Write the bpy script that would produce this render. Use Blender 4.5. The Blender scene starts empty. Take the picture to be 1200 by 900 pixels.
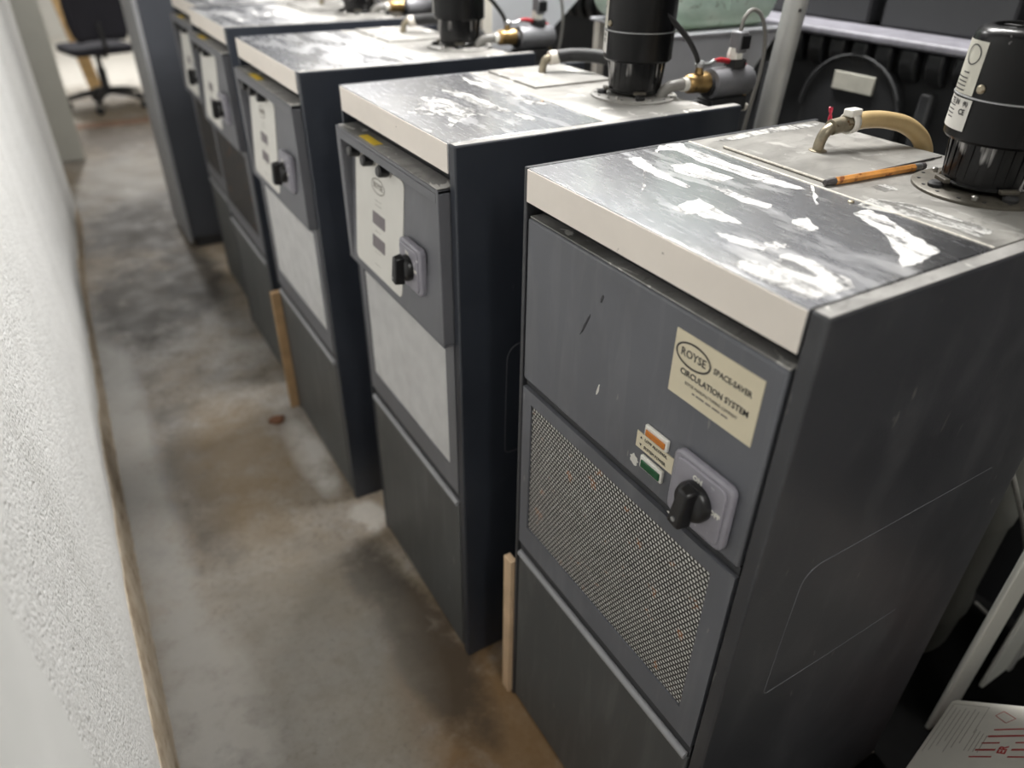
import bpy, math, random
from mathutils import Vector, Matrix
random.seed(7)
S = bpy.context.scene
COL = S.collection

# ------------------------------------------------------------------ camera
cam_d = bpy.data.cameras.new('camera'); cam = bpy.data.objects.new('camera', cam_d); COL.objects.link(cam)
RIGHT = Vector((0.85878374, -0.51212156, 0.01489957))
DOWN = Vector((-0.27011576, -0.47728914, -0.83620126))
FWD = Vector((0.4353481, 0.71409144, -0.54822025))
CAM = Vector((-0.489, -0.332, 1.3741))
M = Matrix((RIGHT, -DOWN, -FWD)).transposed().to_4x4(); M.translation = CAM
cam.matrix_world = M
cam_d.sensor_width = 36; cam_d.lens = 36 * 852.55 / 1200; cam_d.clip_start = 0.02; cam_d.clip_end = 100
cam_d.dof.use_dof = True; cam_d.dof.focus_distance = 0.93; cam_d.dof.aperture_fstop = 2.5
S.camera = cam

# ------------------------------------------------------------------ world, lamps, exposure
S.view_settings.view_transform = 'Standard'; S.view_settings.look = 'None'
S.view_settings.gamma = 1; S.view_settings.use_curve_mapping = False
S.view_settings.exposure = 0.42
W = bpy.data.worlds.new('world'); S.world = W; W.use_nodes = True
W.node_tree.nodes['Background'].inputs[0].default_value = (0.5, 0.52, 0.55, 1)
W.node_tree.nodes['Background'].inputs[1].default_value = 0.25
LAMPS = [  # x, y, along, length, power
    (0.80, 1.30, 'y', 1.2, 58), (0.85, 3.3, 'y', 1.2, 26), (-0.1, 4.8, 'y', 1.2, 5),
    (0.0, 7.6, 'y', 1.2, 60), (2.4, 1.4, 'y', 1.2, 16), (-0.25, -1.5, 'y', 1.2, 11)]
LAMP_Z = 2.52
for (x, y, ax, ln, pw) in LAMPS:
    d = bpy.data.lights.new('tube_light', 'AREA'); d.shape = 'RECTANGLE'; d.size = 0.16; d.size_y = ln
    d.energy = pw; d.color = (1.0, 0.98, 0.95)
    o = bpy.data.objects.new('tube_light', d); COL.objects.link(o); o.location = (x, y, LAMP_Z - 0.012)

# ------------------------------------------------------------------ materials
def srgb(*c):
    return tuple(((v / 255) / 12.92 if v / 255 <= 0.04045 else ((v / 255 + 0.055) / 1.055) ** 2.4) for v in c) + (1,)

class MatB:
    def __init__(s, name, rough=0.5, metal=0.0, color=(0.5, 0.5, 0.5, 1), spec=0.5):
        s.m = bpy.data.materials.new(name); s.m.use_nodes = True
        s.nt = s.m.node_tree; s.N = s.nt.nodes; s.L = s.nt.links
        s.b = s.N['Principled BSDF']
        s.b.inputs['Roughness'].default_value = rough; s.b.inputs['Metallic'].default_value = metal
        s.b.inputs['Base Color'].default_value = color; s.b.inputs['Specular IOR Level'].default_value = spec
        s.tc = None
    def coord(s, scale=(1, 1, 1), loc=(0, 0, 0), rot=(0, 0, 0)):
        if s.tc is None: s.tc = s.N.new('ShaderNodeTexCoord')
        mp = s.N.new('ShaderNodeMapping'); s.L.new(s.tc.outputs['Object'], mp.inputs[0])
        mp.inputs['Scale'].default_value = scale; mp.inputs['Location'].default_value = loc; mp.inputs['Rotation'].default_value = rot
        return mp.outputs[0]
    def noise(s, nsc, detail=4, rough=0.55, dist=0.0, vec=None, **k):
        n = s.N.new('ShaderNodeTexNoise'); n.inputs['Scale'].default_value = nsc; n.inputs['Detail'].default_value = detail
        n.inputs['Roughness'].default_value = rough; n.inputs['Distortion'].default_value = dist
        s.L.new(vec if vec is not None else s.coord(**k), n.inputs['Vector'])
        return n.outputs['Fac']
    def ramp(s, fac, stops):
        r = s.N.new('ShaderNodeValToRGB'); e = r.color_ramp.elements
        while len(e) < len(stops): e.new(0.5)
        for i, (p, c) in enumerate(stops):
            e[i].position = p; e[i].color = c if isinstance(c, tuple) else (c, c, c, 1)
        s.L.new(fac, r.inputs[0]); return r.outputs[0]
    def mix(s, fac, a, b):
        n = s.N.new('ShaderNodeMix'); n.data_type = 'RGBA'
        for sock, v in ((n.inputs[0], fac), (n.inputs[6], a), (n.inputs[7], b)):
            if isinstance(v, (int, float)): sock.default_value = v if sock is n.inputs[0] else (v, v, v, 1)
            elif isinstance(v, tuple): sock.default_value = v
            else: s.L.new(v, sock)
        return n.outputs[2]
    def math(s, op, a, b=0.0, c=0.0, clamp=False):
        n = s.N.new('ShaderNodeMath'); n.operation = op; n.use_clamp = clamp
        for sock, v in zip(n.inputs, (a, b, c)):
            if isinstance(v, (int, float)): sock.default_value = v
            else: s.L.new(v, sock)
        return n.outputs[0]
    def xyz(s):
        if s.tc is None: s.tc = s.N.new('ShaderNodeTexCoord')
        n = s.N.new('ShaderNodeSeparateXYZ'); s.L.new(s.tc.outputs['Object'], n.inputs[0]); return n.outputs
    def bump(s, h, strength=0.3, dist=0.002):
        n = s.N.new('ShaderNodeBump'); n.inputs['Strength'].default_value = strength; n.inputs['Distance'].default_value = dist
        s.L.new(h, n.inputs['Height']); s.L.new(n.outputs[0], s.b.inputs['Normal'])
    def col(s, v): s.set('Base Color', v)
    def set(s, key, v):
        if isinstance(v, (int, float, tuple)): s.b.inputs[key].default_value = v
        else: s.L.new(v, s.b.inputs[key])
    def blob(s, cx, cy, rx, ry, o=None):  # soft 1 at centre, 0 outside, in object x,y
        o = o or s.xyz()
        dx = s.math('DIVIDE', s.math('SUBTRACT', o[0], cx), rx); dy = s.math('DIVIDE', s.math('SUBTRACT', o[1], cy), ry)
        r2 = s.math('ADD', s.math('MULTIPLY', dx, dx), s.math('MULTIPLY', dy, dy))
        return s.math('SUBTRACT', 1.0, s.math('MINIMUM', r2, 1.0))

MATS = {}
def plain(name, rgb, rough=0.5, metal=0.0, var=0.12, nscale=30, bump=0.0, spec=0.5, spots=None):
    m = MatB(name, rough, metal, spec=spec); c = srgb(*rgb)
    n = m.noise(nscale, 5)
    lo = tuple(v * (1 - var) for v in c[:3]) + (1,); hi = tuple(min(1, v * (1 + var)) for v in c[:3]) + (1,)
    cc = m.ramp(n, [(0.3, lo), (0.7, hi)])
    if spots:
        t = m.noise(spots[0], 3, 0.6, vec=m.coord(scale=spots[3] if len(spots) > 3 else (1, 1, 1)))
        cc = m.mix(m.ramp(t, [(spots[1], 0.0), (spots[1] + 0.05, 1.0)]), cc, srgb(*spots[2]))
    m.col(cc)
    if bump: m.bump(m.noise(nscale * 6, 3), bump, 0.001)
    MATS[name] = m.m; return m.m

def cabinet_paint(name, rgb, rough=0.42, scuff=0.5, tex=0.12, seed=0.0):
    m = MatB(name, rough); c = srgb(*rgb)
    n = m.noise(6, 5, loc=(seed, seed, 0))
    cc = m.ramp(n, [(0.25, tuple(v * 0.82 for v in c[:3]) + (1,)), (0.75, tuple(v * 1.16 for v in c[:3]) + (1,))])
    wipe = m.noise(18, 3, 0.6, 0.6, scale=(1, 2.2, 0.35), loc=(seed, 0, seed))           # vertical wipe marks
    cc = m.mix(m.math('MULTIPLY', m.ramp(wipe, [(0.5, 0.0), (0.75, 1.0)]), 0.16 * scuff), cc, srgb(150, 150, 150))
    sc = m.noise(70, 2, 0.5, 0.3, scale=(1, 1, 0.25), loc=(seed * 2, 0.3, 0))
    cc = m.mix(m.math('MULTIPLY', m.ramp(sc, [(0.735, 0.0), (0.76, 1.0)]), 0.5 * scuff), cc, srgb(150, 148, 142))
    m.col(cc)
    m.set('Roughness', m.ramp(n, [(0.2, rough - 0.08), (0.8, rough + 0.1)]))
    m.bump(m.noise(420, 2), tex, 0.0006)
    MATS[name] = m.m; return m.m

def steel_top(name, seed, amount, bias_rows, white=(222, 221, 219), rough=0.24):
    """brushed stainless sheet with dried white coating residue wiped along the row"""
    m = MatB(name, rough, 1.0)
    br = m.noise(40, 3, 0.6, scale=(5, 0.8, 1), loc=(seed, 0, 0))
    cl = m.noise(9, 4, 0.6, 0.5, loc=(seed, seed, 0))
    base = m.ramp(br, [(0.2, srgb(182, 183, 188)), (0.8, srgb(196, 197, 201))])
    base = m.mix(m.ramp(cl, [(0.4, 0.0), (0.7, 0.45)]), base, srgb(205, 205, 203))
    n1 = m.noise(1.0, 5, 0.62, 0.7, scale=(17, 4.6, 1), loc=(seed * 3.1, seed * 1.7, 0), rot=(0, 0, 0.16))
    n2 = m.noise(1.0, 6, 0.7, 1.6, scale=(60, 13, 1), loc=(seed, 2 + seed, 0), rot=(0, 0, -0.12))
    o = m.xyz()
    b = m.math('ADD', m.math('MULTIPLY', n1, 0.72), m.math('MULTIPLY', n2, 0.28))
    for (cx, cy, rx, ry, w) in bias_rows:
        b = m.math('ADD', b, m.math('MULTIPLY', m.blob(cx, cy, rx, ry, o), w))
    mask = m.ramp(b, [(0.60 - amount, 0.0), (0.645 - amount, 1.0)])
    thin = m.math('MULTIPLY', m.ramp(b, [(0.46 - amount, 0.0), (0.62 - amount, 1.0)]), 0.35)
    k = m.math('MAXIMUM', mask, thin)
    m.col(m.mix(k, base, srgb(*white)))
    m.set('Metallic', m.math('SUBTRACT', 1.0, m.math('MULTIPLY', k, 0.9)))
    m.set('Roughness', m.math('ADD', m.math('MULTIPLY', k, 0.35), m.ramp(br, [(0.2, rough), (0.8, rough + 0.05)])))
    m.bump(mask, 0.15, 0.0005)
    MATS[name] = m.m; return m.m

def dusty_top(name, lo, hi, seed, smudge=0.5, wh=0.75):
    m = MatB(name, 0.5, 0.15)
    n = m.noise(7, 6, 0.62, 0.8, loc=(seed, seed, 0)); n2 = m.noise(22, 5, 0.65, 1.2, scale=(1, 2.2, 1), loc=(seed, 1, 0))
    c = m.ramp(n, [(0.32, srgb(*lo)), (0.62, srgb(*hi))])
    c = m.mix(m.math('MULTIPLY', m.ramp(n2, [(0.56, 0.0), (0.63, 1.0)]), smudge), c, srgb(118, 116, 112))
    n3 = m.noise(16, 5, 0.6, 1.0, scale=(2.0, 1, 1), loc=(2 + seed, 0, 0))
    c = m.mix(m.math('MULTIPLY', m.ramp(n3, [(0.6, 0.0), (0.63, 1.0)]), wh), c, srgb(232, 230, 226))
    m.col(c); m.set('Roughness', m.ramp(n, [(0.3, 0.34), (0.7, 0.62)])); m.bump(n2, 0.2, 0.0008)
    MATS[name] = m.m; return m.m

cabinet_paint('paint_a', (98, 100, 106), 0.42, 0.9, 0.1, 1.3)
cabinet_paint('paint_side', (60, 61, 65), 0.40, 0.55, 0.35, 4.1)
cabinet_paint('paint_low', (76, 78, 78), 0.5, 0.7, 0.12, 6.7)
cabinet_paint('paint_b', (102, 103, 108), 0.42, 0.5, 0.08, 2.2)
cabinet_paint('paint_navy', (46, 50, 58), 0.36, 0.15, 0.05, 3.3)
cabinet_paint('paint_dark', (52, 53, 56), 0.55, 0.1, 0.05, 5.0)
cabinet_paint('paint_rim', (150, 151, 154), 0.45, 0.5, 0.1, 8.0)
steel_top('steel_a', 0.35, -0.06, [(0.07, 0.05, 0.09, 0.14, 0.08), (0.05, 0.40, 0.08, 0.13, -0.1)])
steel_top('steel_b', 1.9, -0.07, [(0.27, 0.2, 0.05, 0.3, 0.12), (0.04, 0.36, 0.1, 0.16, -0.1)])
steel_top('steel_c', 4.4, -0.02, [(0.22, 0.2, 0.1, 0.3, 0.1)])
steel_top('steel_d', 7.2, 0.02, [(0.22, 0.2, 0.1, 0.3, 0.1)])
dusty_top('dust_a', (104, 102, 98), (152, 150, 145), 0.2, 0.6, 0.2)
dusty_top('dust_b', (136, 134, 130), (176, 174, 170), 3.2, 0.3)
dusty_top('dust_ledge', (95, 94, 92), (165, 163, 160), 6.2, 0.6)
plain('lip_steel', (238, 230, 221), 0.40, 0.25, 0.05, 9, spots=(75, 0.73, (90, 80, 66)))
plain('seam', (214, 209, 199), 0.6, 0.2, 0.25, 160)
plain('black_gloss', (26, 26, 28), 0.28, 0, 0.2, 20, spots=(90, 0.74, (190, 190, 188)))
plain('motor_black', (12, 12, 13), 0.26, 0, 0.2, 14, spec=0.28, spots=(60, 0.72, (170, 170, 168)))
plain('motor_low', (13, 13, 14), 0.24, 0, 0.4, 8, spec=0.35, spots=(34, 0.59, (172, 170, 168), (1, 1, 0.16)))
plain('black_rubber', (34, 34, 35), 0.6, 0, 0.2, 40)
plain('base_metal', (84, 80, 72), 0.5, 0.4, 0.25, 40, 0.2, spots=(60, 0.66, (70, 66, 58)))
plain('ring_metal', (170, 171, 172), 0.35, 0.8, 0.1, 60)
plain('zinc', (176, 174, 170), 0.32, 0.9, 0.15, 50)
plain('zinc_old', (150, 142, 124), 0.42, 0.75, 0.3, 60, spots=(60, 0.6, (112, 88, 60)))
plain('brass', (160, 132, 88), 0.34, 0.85, 0.25, 60, spots=(50, 0.62, (110, 92, 62)))
plain('alu_grey', (122, 122, 126), 0.45, 0.3, 0.2, 30, spots=(40, 0.7, (88, 86, 82)))
plain('red_plastic', (158, 32, 42), 0.4, 0, 0.1, 40)
plain('amber_hose', (196, 170, 124), 0.3, 0, 0.16, 18)
plain('white_plastic', (232, 230, 222), 0.4, 0, 0.05, 20)
plain('grey_hose', (128, 126, 122), 0.45, 0, 0.15, 40)
plain('red_wire', (196, 46, 74), 0.5, 0, 0.1, 80)
plain('cream_plate', (222, 212, 186), 0.5, 0, 0.03, 30)
plain('plate_dull', (168, 166, 156), 0.6, 0, 0.12, 30)
plain('ink', (44, 42, 46), 0.6, 0, 0.1, 30)
plain('ink_soft', (120, 114, 106), 0.6, 0, 0.1, 30)
plain('ink_pale', (150, 146, 138), 0.7, 0, 0.1, 30)
plain('ink_red', (176, 76, 74), 0.6, 0, 0.1, 30)
plain('amber_lens', (196, 116, 32), 0.2, 0, 0.08, 60)
plain('green_lens', (18, 82, 48), 0.2, 0, 0.15, 60)
plain('lavender_plastic', (146, 144, 153), 0.28, 0, 0.1, 26, spots=(60, 0.66, (196, 194, 200)))
plain('paper_white', (214, 212, 206), 0.5, 0, 0.03, 14)
plain('paper_silver', (206, 204, 192), 0.4, 0.2, 0.05, 30)
plain('display', (112, 104, 108), 0.3, 0, 0.1, 60)
plain('sticker_yellow', (224, 190, 60), 0.5, 0, 0.1, 60)
plain('wood_strip', (206, 178, 146), 0.6, 0, 0.14, 18)
plain('wood_brown', (196, 162, 112), 0.6, 0, 0.2, 18)
plain('plank_tan', (166, 136, 100), 0.6, 0, 0.2, 18)
plain('pencil_wood', (206, 142, 72), 0.4, 0, 0.2, 40, spots=(60, 0.62, (140, 78, 36)))
plain('graphite', (70, 66, 66), 0.5, 0, 0.2, 90)
plain('fin_light', (242, 240, 236), 0.5, 0, 0.1, 50)
plain('fin_grey', (196, 195, 194), 0.5, 0, 0.1, 50)
plain('mesh_web', (78, 76, 74), 0.45, 0.3, 0.2, 30, spots=(30, 0.64, (140, 96, 62)))
plain('mesh_web_light', (232, 232, 232), 0.4, 0.2, 0.08, 20)
plain('press_black', (34, 35, 37), 0.5, 0, 0.2, 6)
plain('press_panel', (42, 43, 45), 0.55, 0, 0.15, 4)
plain('press_ledge', (116, 115, 122), 0.5, 0, 0.25, 30)
plain('post_grey', (190, 190, 188), 0.45, 0.4, 0.08, 20)
plain('sheet_grey', (206, 207, 213), 0.45, 0.3, 0.1, 8)
plain('post_white', (222, 216, 206), 0.5, 0, 0.06, 20)
plain('rack_grey', (212, 214, 207), 0.5, 0, 0.05, 10)
plain('drum_grey', (74, 74, 70), 0.6, 0, 0.12, 8)
plain('carton_white', (206, 203, 194), 0.7, 0, 0.04, 20)
plain('carton_brown', (110, 76, 66), 0.7, 0, 0.08, 20)
plain('chair_fabric', (40, 40, 48), 0.9, 0, 0.1, 40)
plain('chair_plastic', (44, 44, 46), 0.5, 0, 0.1, 40)
plain('pillar_grey', (196, 195, 186), 0.7, 0, 0.06, 4)
plain('back_wall', (206, 204, 198), 0.8, 0, 0.05, 2)
plain('ceiling_white', (225, 225, 222), 0.8, 0, 0.03, 2)
plain('fixture_white', (235, 235, 232), 0.4, 0, 0.02, 10)
plain('threshold_brown', (128, 100, 82), 0.7, 0, 0.2, 10)
plain('debris_brown', (120, 84, 62), 0.9, 0, 0.3, 60)
plain('paint_run', (250, 250, 248), 0.4, 0, 0.01, 20)
plain('shade_black', (12, 12, 12), 0.9, 0, 0.2, 40, spec=0.1)
plain('locker_dark', (66, 69, 76), 0.5, 0, 0.1, 5)

def mk_diffuser():
    m = MatB('lit_diffuser', 0.5); m.set('Emission Color', (1, 0.99, 0.96, 1)); m.set('Emission Strength', 2.0); MATS['lit_diffuser'] = m.m
mk_diffuser()

def mk_tank():
    m = MatB('tank_green', 0.35)
    n = m.noise(5, 5, 0.6, 0.6, scale=(1, 1, 2.5)); n2 = m.noise(40, 3)
    c = m.ramp(n, [(0.35, srgb(164, 190, 176)), (0.55, srgb(206, 226, 214)), (0.8, srgb(232, 236, 226))])
    o = m.xyz()
    c = m.mix(m.math('MULTIPLY', m.ramp(n2, [(0.62, 0.0), (0.7, 1.0)]), 0.6), c, srgb(84, 84, 64))
    k = m.math('SUBTRACT', 1.0, m.math('DIVIDE', m.math('SUBTRACT', o[2], 1.163), 0.05), clamp=True)   # sediment at the bottom
    c = m.mix(m.math('MULTIPLY', k, 0.7), c, srgb(112, 130, 92))
    m.col(c); MATS['tank_green'] = m.m
mk_tank()

def mk_wall():
    m = MatB('wall_plaster', 0.62)
    n = m.noise(1.5, 5, 0.6); fine = m.noise(170, 4, 0.7); lump = m.noise(55, 5, 0.7)
    c = m.ramp(n, [(0.3, srgb(226, 226, 224)), (0.7, srgb(242, 242, 240))])
    st = m.noise(3.0, 5, 0.6, 0.4, scale=(1, 3.2, 0.5))
    c = m.mix(m.math('MULTIPLY', m.ramp(st, [(0.52, 0.0), (0.72, 1.0)]), 0.22), c, srgb(176, 174, 168))
    m.col(c)
    big = m.noise(5, 4, 0.6)
    v = m.N.new('ShaderNodeTexVoronoi'); v.inputs['Scale'].default_value = 110; m.L.new(m.coord(), v.inputs['Vector'])
    pit = m.ramp(v.outputs['Distance'], [(0.12, 0.0), (0.4, 1.0)])
    h = m.math('ADD', m.math('MULTIPLY', fine, 0.45), m.math('ADD', m.math('MULTIPLY', lump, 0.7), m.math('MULTIPLY', pit, 0.25)))
    h = m.math('ADD', h, m.math('MULTIPLY', big, 1.6))
    sp = m.noise(130, 3, 0.7)
    m.L.remove(m.b.inputs['Base Color'].links[0])
    c = m.mix(m.math('MULTIPLY', m.ramp(sp, [(0.56, 0.0), (0.64, 1.0)]), 0.85), c, srgb(253, 253, 252))  # sparkle of the rough plaster painted in as white specks
    c = m.mix(m.math('MULTIPLY', m.ramp(lump, [(0.30, 1.0), (0.46, 0.0)]), 0.35), c, srgb(168, 167, 164))
    m.col(c)
    m.bump(h, 0.95, 0.005); MATS['wall_plaster'] = m.m
    m = MatB('wall_smooth', 0.7); n = m.noise(4, 4)
    m.col(m.ramp(n, [(0.3, srgb(214, 215, 212)), (0.7, srgb(232, 232, 230))])); m.bump(m.noise(60, 3), 0.2, 0.001); MATS['wall_smooth'] = m.m
    m = MatB('base_crumble', 0.9); n = m.noise(26, 6, 0.7, scale=(1, 0.6, 1))
    m.col(m.ramp(n, [(0.3, srgb(132, 112, 92)), (0.47, srgb(180, 164, 142)), (0.74, srgb(212, 202, 186))])); m.bump(n, 0.8, 0.004); MATS['base_crumble'] = m.m
mk_wall()

def mk_floor():
    m = MatB('floor_concrete', 0.4)
    o = m.xyz()
    n = m.noise(2.2, 7, 0.6, 0.1); n2 = m.noise(7, 8, 0.7, 0.1); n3 = m.noise(30, 4, 0.6); n4 = m.noise(1.1, 7, 0.68, 0.2, loc=(3, 1, 0))
    n5 = m.noise(10, 7, 0.64, 0.15, loc=(7, 2, 0)); n6 = m.noise(60, 6, 0.75); n7 = m.noise(3.0, 7, 0.6, 0.2, loc=(1, 6, 0))
    c = m.ramp(n, [(0.28, srgb(108, 106, 104)), (0.5, srgb(148, 145, 141)), (0.74, srgb(186, 183, 178))])
    c = m.mix(m.math('MULTIPLY', m.ramp(n4, [(0.40, 0.0), (0.58, 1.0)]), 0.6), c, srgb(140, 120, 90))
    c = m.mix(m.math('MULTIPLY', m.ramp(n7, [(0.44, 0.0), (0.72, 1.0)]), 0.55), c, srgb(112, 98, 76))
    c = m.mix(m.math('MULTIPLY', m.ramp(n5, [(0.50, 0.0), (0.74, 1.0)]), 0.75), c, srgb(88, 78, 64))
    c = m.mix(m.math('MULTIPLY', m.ramp(n5, [(0.28, 1.0), (0.46, 0.0)]), 0.3), c, srgb(184, 182, 178))
    c = m.mix(m.math('MULTIPLY', m.ramp(n6, [(0.52, 0.0), (0.66, 1.0)]), 0.5), c, srgb(70, 62, 52))
    c = m.mix(m.math('MULTIPLY', m.ramp(n6, [(0.30, 1.0), (0.42, 0.0)]), 0.35), c, srgb(190, 186, 180))
    def patch(cx, cy, rx, ry, colr, amt, c, lo=0.2, hi=0.7, ns=n5, nk=1.3):
        k = m.math('MULTIPLY', m.blob(cx, cy, rx, ry, o), m.math('ADD', 0.85, m.math('MULTIPLY', m.math('SUBTRACT', ns, 0.5), nk * 1.6)))
        return m.mix(m.math('MULTIPLY', m.ramp(k, [(lo, 0.0), (hi, 1.0)]), amt), c, srgb(*colr))
    c = patch(-0.06, 0.42, 0.20, 0.45, (118, 88, 48), 0.8, c, 0.1, 0.7)                      # rust-brown oil stain by the near cabinet
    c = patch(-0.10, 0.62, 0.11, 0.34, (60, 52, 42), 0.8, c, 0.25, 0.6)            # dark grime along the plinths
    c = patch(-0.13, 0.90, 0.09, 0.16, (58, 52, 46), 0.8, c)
    c = patch(-0.12, 1.42, 0.07, 0.26, (200, 197, 192), 0.85, c, 0.2, 0.8, n5, 1.8)        # white powder along the plinth
    c = patch(-0.07, 1.09, 0.08, 0.10, (200, 196, 190), 0.55, c, 0.35, 1.1, n5, 3.0)
    c = patch(-0.54, 0.62, 0.13, 0.5, (190, 188, 184), 0.75, c, 0.2, 0.8, n5, 2.2)
    c = patch(-0.57, 1.6, 0.10, 1.5, (172, 171, 168), 0.7, c, 0.15, 0.7, n5, 1.6)
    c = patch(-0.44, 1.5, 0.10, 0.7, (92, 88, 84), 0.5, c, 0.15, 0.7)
    c = patch(-0.40, 2.75, 0.24, 0.55, (62, 57, 52), 0.9, c, 0.05, 0.6)  # these three darks paint the far aisle's shade and greasy zones into the floor
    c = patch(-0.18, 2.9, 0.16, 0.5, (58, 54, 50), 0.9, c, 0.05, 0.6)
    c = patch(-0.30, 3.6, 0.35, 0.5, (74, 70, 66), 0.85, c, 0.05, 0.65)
    c = patch(-0.35, 0.75, 0.30, 0.5, (160, 155, 146), 0.5, c, 0.1, 0.8)
    c = patch(-0.30, 1.5, 0.20, 0.45, (134, 114, 84), 0.7, c, 0.1, 0.8)
    c = patch(-0.2, 4.5, 0.35, 0.5, (168, 165, 160), 0.6, c, 0.1, 0.7)
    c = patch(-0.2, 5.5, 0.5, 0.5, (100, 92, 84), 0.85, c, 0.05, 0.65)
    c = patch(0.0, 9.2, 3.0, 2.6, (226, 222, 214), 0.9, c, 0.2, 0.5)
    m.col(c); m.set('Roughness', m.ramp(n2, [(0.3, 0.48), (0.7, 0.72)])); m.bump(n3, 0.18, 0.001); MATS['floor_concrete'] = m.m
mk_floor()

# ------------------------------------------------------------------ mesh helpers
class MB:
    def __init__(s): s.v = []; s.f = []
    def add(s, vs, fs):
        k = len(s.v); s.v += [tuple(p) for p in vs]; s.f += [tuple(i + k for i in f) for f in fs]; return s
    def box(s, x0, x1, y0, y1, z0, z1):
        return s.add([(x0, y0, z0), (x1, y0, z0), (x1, y1, z0), (x0, y1, z0), (x0, y0, z1), (x1, y0, z1), (x1, y1, z1), (x0, y1, z1)],
                     [(0, 3, 2, 1), (4, 5, 6, 7), (0, 1, 5, 4), (1, 2, 6, 5), (2, 3, 7, 6), (3, 0, 4, 7)])
    def hexa(s, p): # 8 points, bottom ring then top ring
        return s.add(p, [(0, 3, 2, 1), (4, 5, 6, 7), (0, 1, 5, 4), (1, 2, 6, 5), (2, 3, 7, 6), (3, 0, 4, 7)])
    def prism(s, poly, axis, a, b): # polygon in the other two axes, extruded along axis
        n = len(poly)
        def P(u, v, w):
            return {'x': (w, u, v), 'y': (u, w, v), 'z': (u, v, w)}[axis]
        vs = [P(u, v, a) for u, v in poly] + [P(u, v, b) for u, v in poly]
        return s.add(vs, [tuple(range(n))[::-1], tuple(range(n, 2 * n))] + [(i, (i + 1) % n, n + (i + 1) % n, n + i) for i in range(n)])
    def lathe(s, c, prof, n=32, axis='z', cap=True):
        c = Vector(c); vs = []; fs = []
        for (r, h) in prof:
            for i in range(n):
                a = 2 * math.pi * i / n; u, v = r * math.cos(a), r * math.sin(a)
                vs.append(c + Vector({'z': (u, v, h), 'x': (h, u, v), 'y': (v, h, u)}[axis]))
        for k in range(len(prof) - 1):
            for i in range(n):
                j = (i + 1) % n; fs.append((k * n + i, k * n + j, (k + 1) * n + j, (k + 1) * n + i))
        if cap: fs.append(tuple(range(n))[::-1]); fs.append(tuple((len(prof) - 1) * n + i for i in range(n)))
        return s.add(vs, fs)
    def tube(s, pts, r, n=10, closed=False, res=0):
        pts = [Vector(p) for p in pts]
        if res: pts = smooth_path(pts, res)
        rs = r if isinstance(r, (list, tuple)) else [r] * len(pts)
        vs = []; fs = []; up = Vector((0.13, 0.31, 0.94))
        for i, p in enumerate(pts):
            t = (pts[min(i + 1, len(pts) - 1)] - pts[max(i - 1, 0)]).normalized()
            a = t.cross(up)
            if a.length < 1e-4: a = t.cross(Vector((1, 0, 0)))
            a.normalize(); b = t.cross(a); up = b.cross(t) if False else up
            for k in range(n):
                th = 2 * math.pi * k / n; vs.append(p + rs[i] * (a * math.cos(th) + b * math.sin(th)))
        for i in range(len(pts) - 1):
            for k in range(n):
                j = (k + 1) % n; fs.append((i * n + k, i * n + j, (i + 1) * n + j, (i + 1) * n + k))
        fs.append(tuple(range(n))[::-1]); fs.append(tuple((len(pts) - 1) * n + k for k in range(n)))
        return s.add(vs, fs)
    def build(s, name, mat, parent=None, bevel=0.0, smooth=False, seg=2, matrix=None):
        me = bpy.data.meshes.new(name)
        vs = [matrix @ Vector(p) for p in s.v] if matrix else s.v
        me.from_pydata(vs, [], s.f); me.update()
        me.materials.append(MATS[mat])
        o = bpy.data.objects.new(name, me); COL.objects.link(o); o.parent = parent
        if smooth:
            me.shade_smooth(); me.set_sharp_from_angle(angle=math.radians(38))
        if bevel:
            b = o.modifiers.new('bevel', 'BEVEL'); b.width = bevel; b.segments = seg; b.limit_method = 'ANGLE'; b.angle_limit = math.radians(40)
            b.harden_normals = False
            me.shade_smooth(); me.set_sharp_from_angle(angle=math.radians(55))
        return o

def smooth_path(p, res):
    out = []
    q = [p[0] * 2 - p[1]] + p + [p[-1] * 2 - p[-2]]
    for i in range(1, len(q) - 2):
        for k in range(res):
            t = k / res; a, b, c, d = q[i - 1], q[i], q[i + 1], q[i + 2]
            out.append(0.5 * ((2 * b) + (c - a) * t + (2 * a - 5 * b + 4 * c - d) * t * t + (3 * b - a - 3 * c + d) * t ** 3))
    out.append(p[-1]); return out

def rrect(u0, u1, v0, v1, r, n=5):
    pts = []
    for (cx, cy, a0) in ((u1 - r, v1 - r, 0), (u0 + r, v1 - r, 90), (u0 + r, v0 + r, 180), (u1 - r, v0 + r, 270)):
        for k in range(n + 1):
            a = math.radians(a0 + 90 * k / n); pts.append((cx + r * math.cos(a), cy + r * math.sin(a)))
    return pts

def thing(name, label, cat, loc=(0, 0, 0), group=None, rz=0):
    o = bpy.data.objects.new(name, None); COL.objects.link(o); o.location = loc; o.rotation_euler.z = rz
    o.empty_display_size = 0.1
    o['label'] = label; o['category'] = cat
    if group: o['group'] = group
    return o
def tag(o, label, cat, group=None):
    o['label'] = label; o['category'] = cat
    if group: o['group'] = group
    return o
def structure(o): o['kind'] = 'structure'; return o

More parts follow.
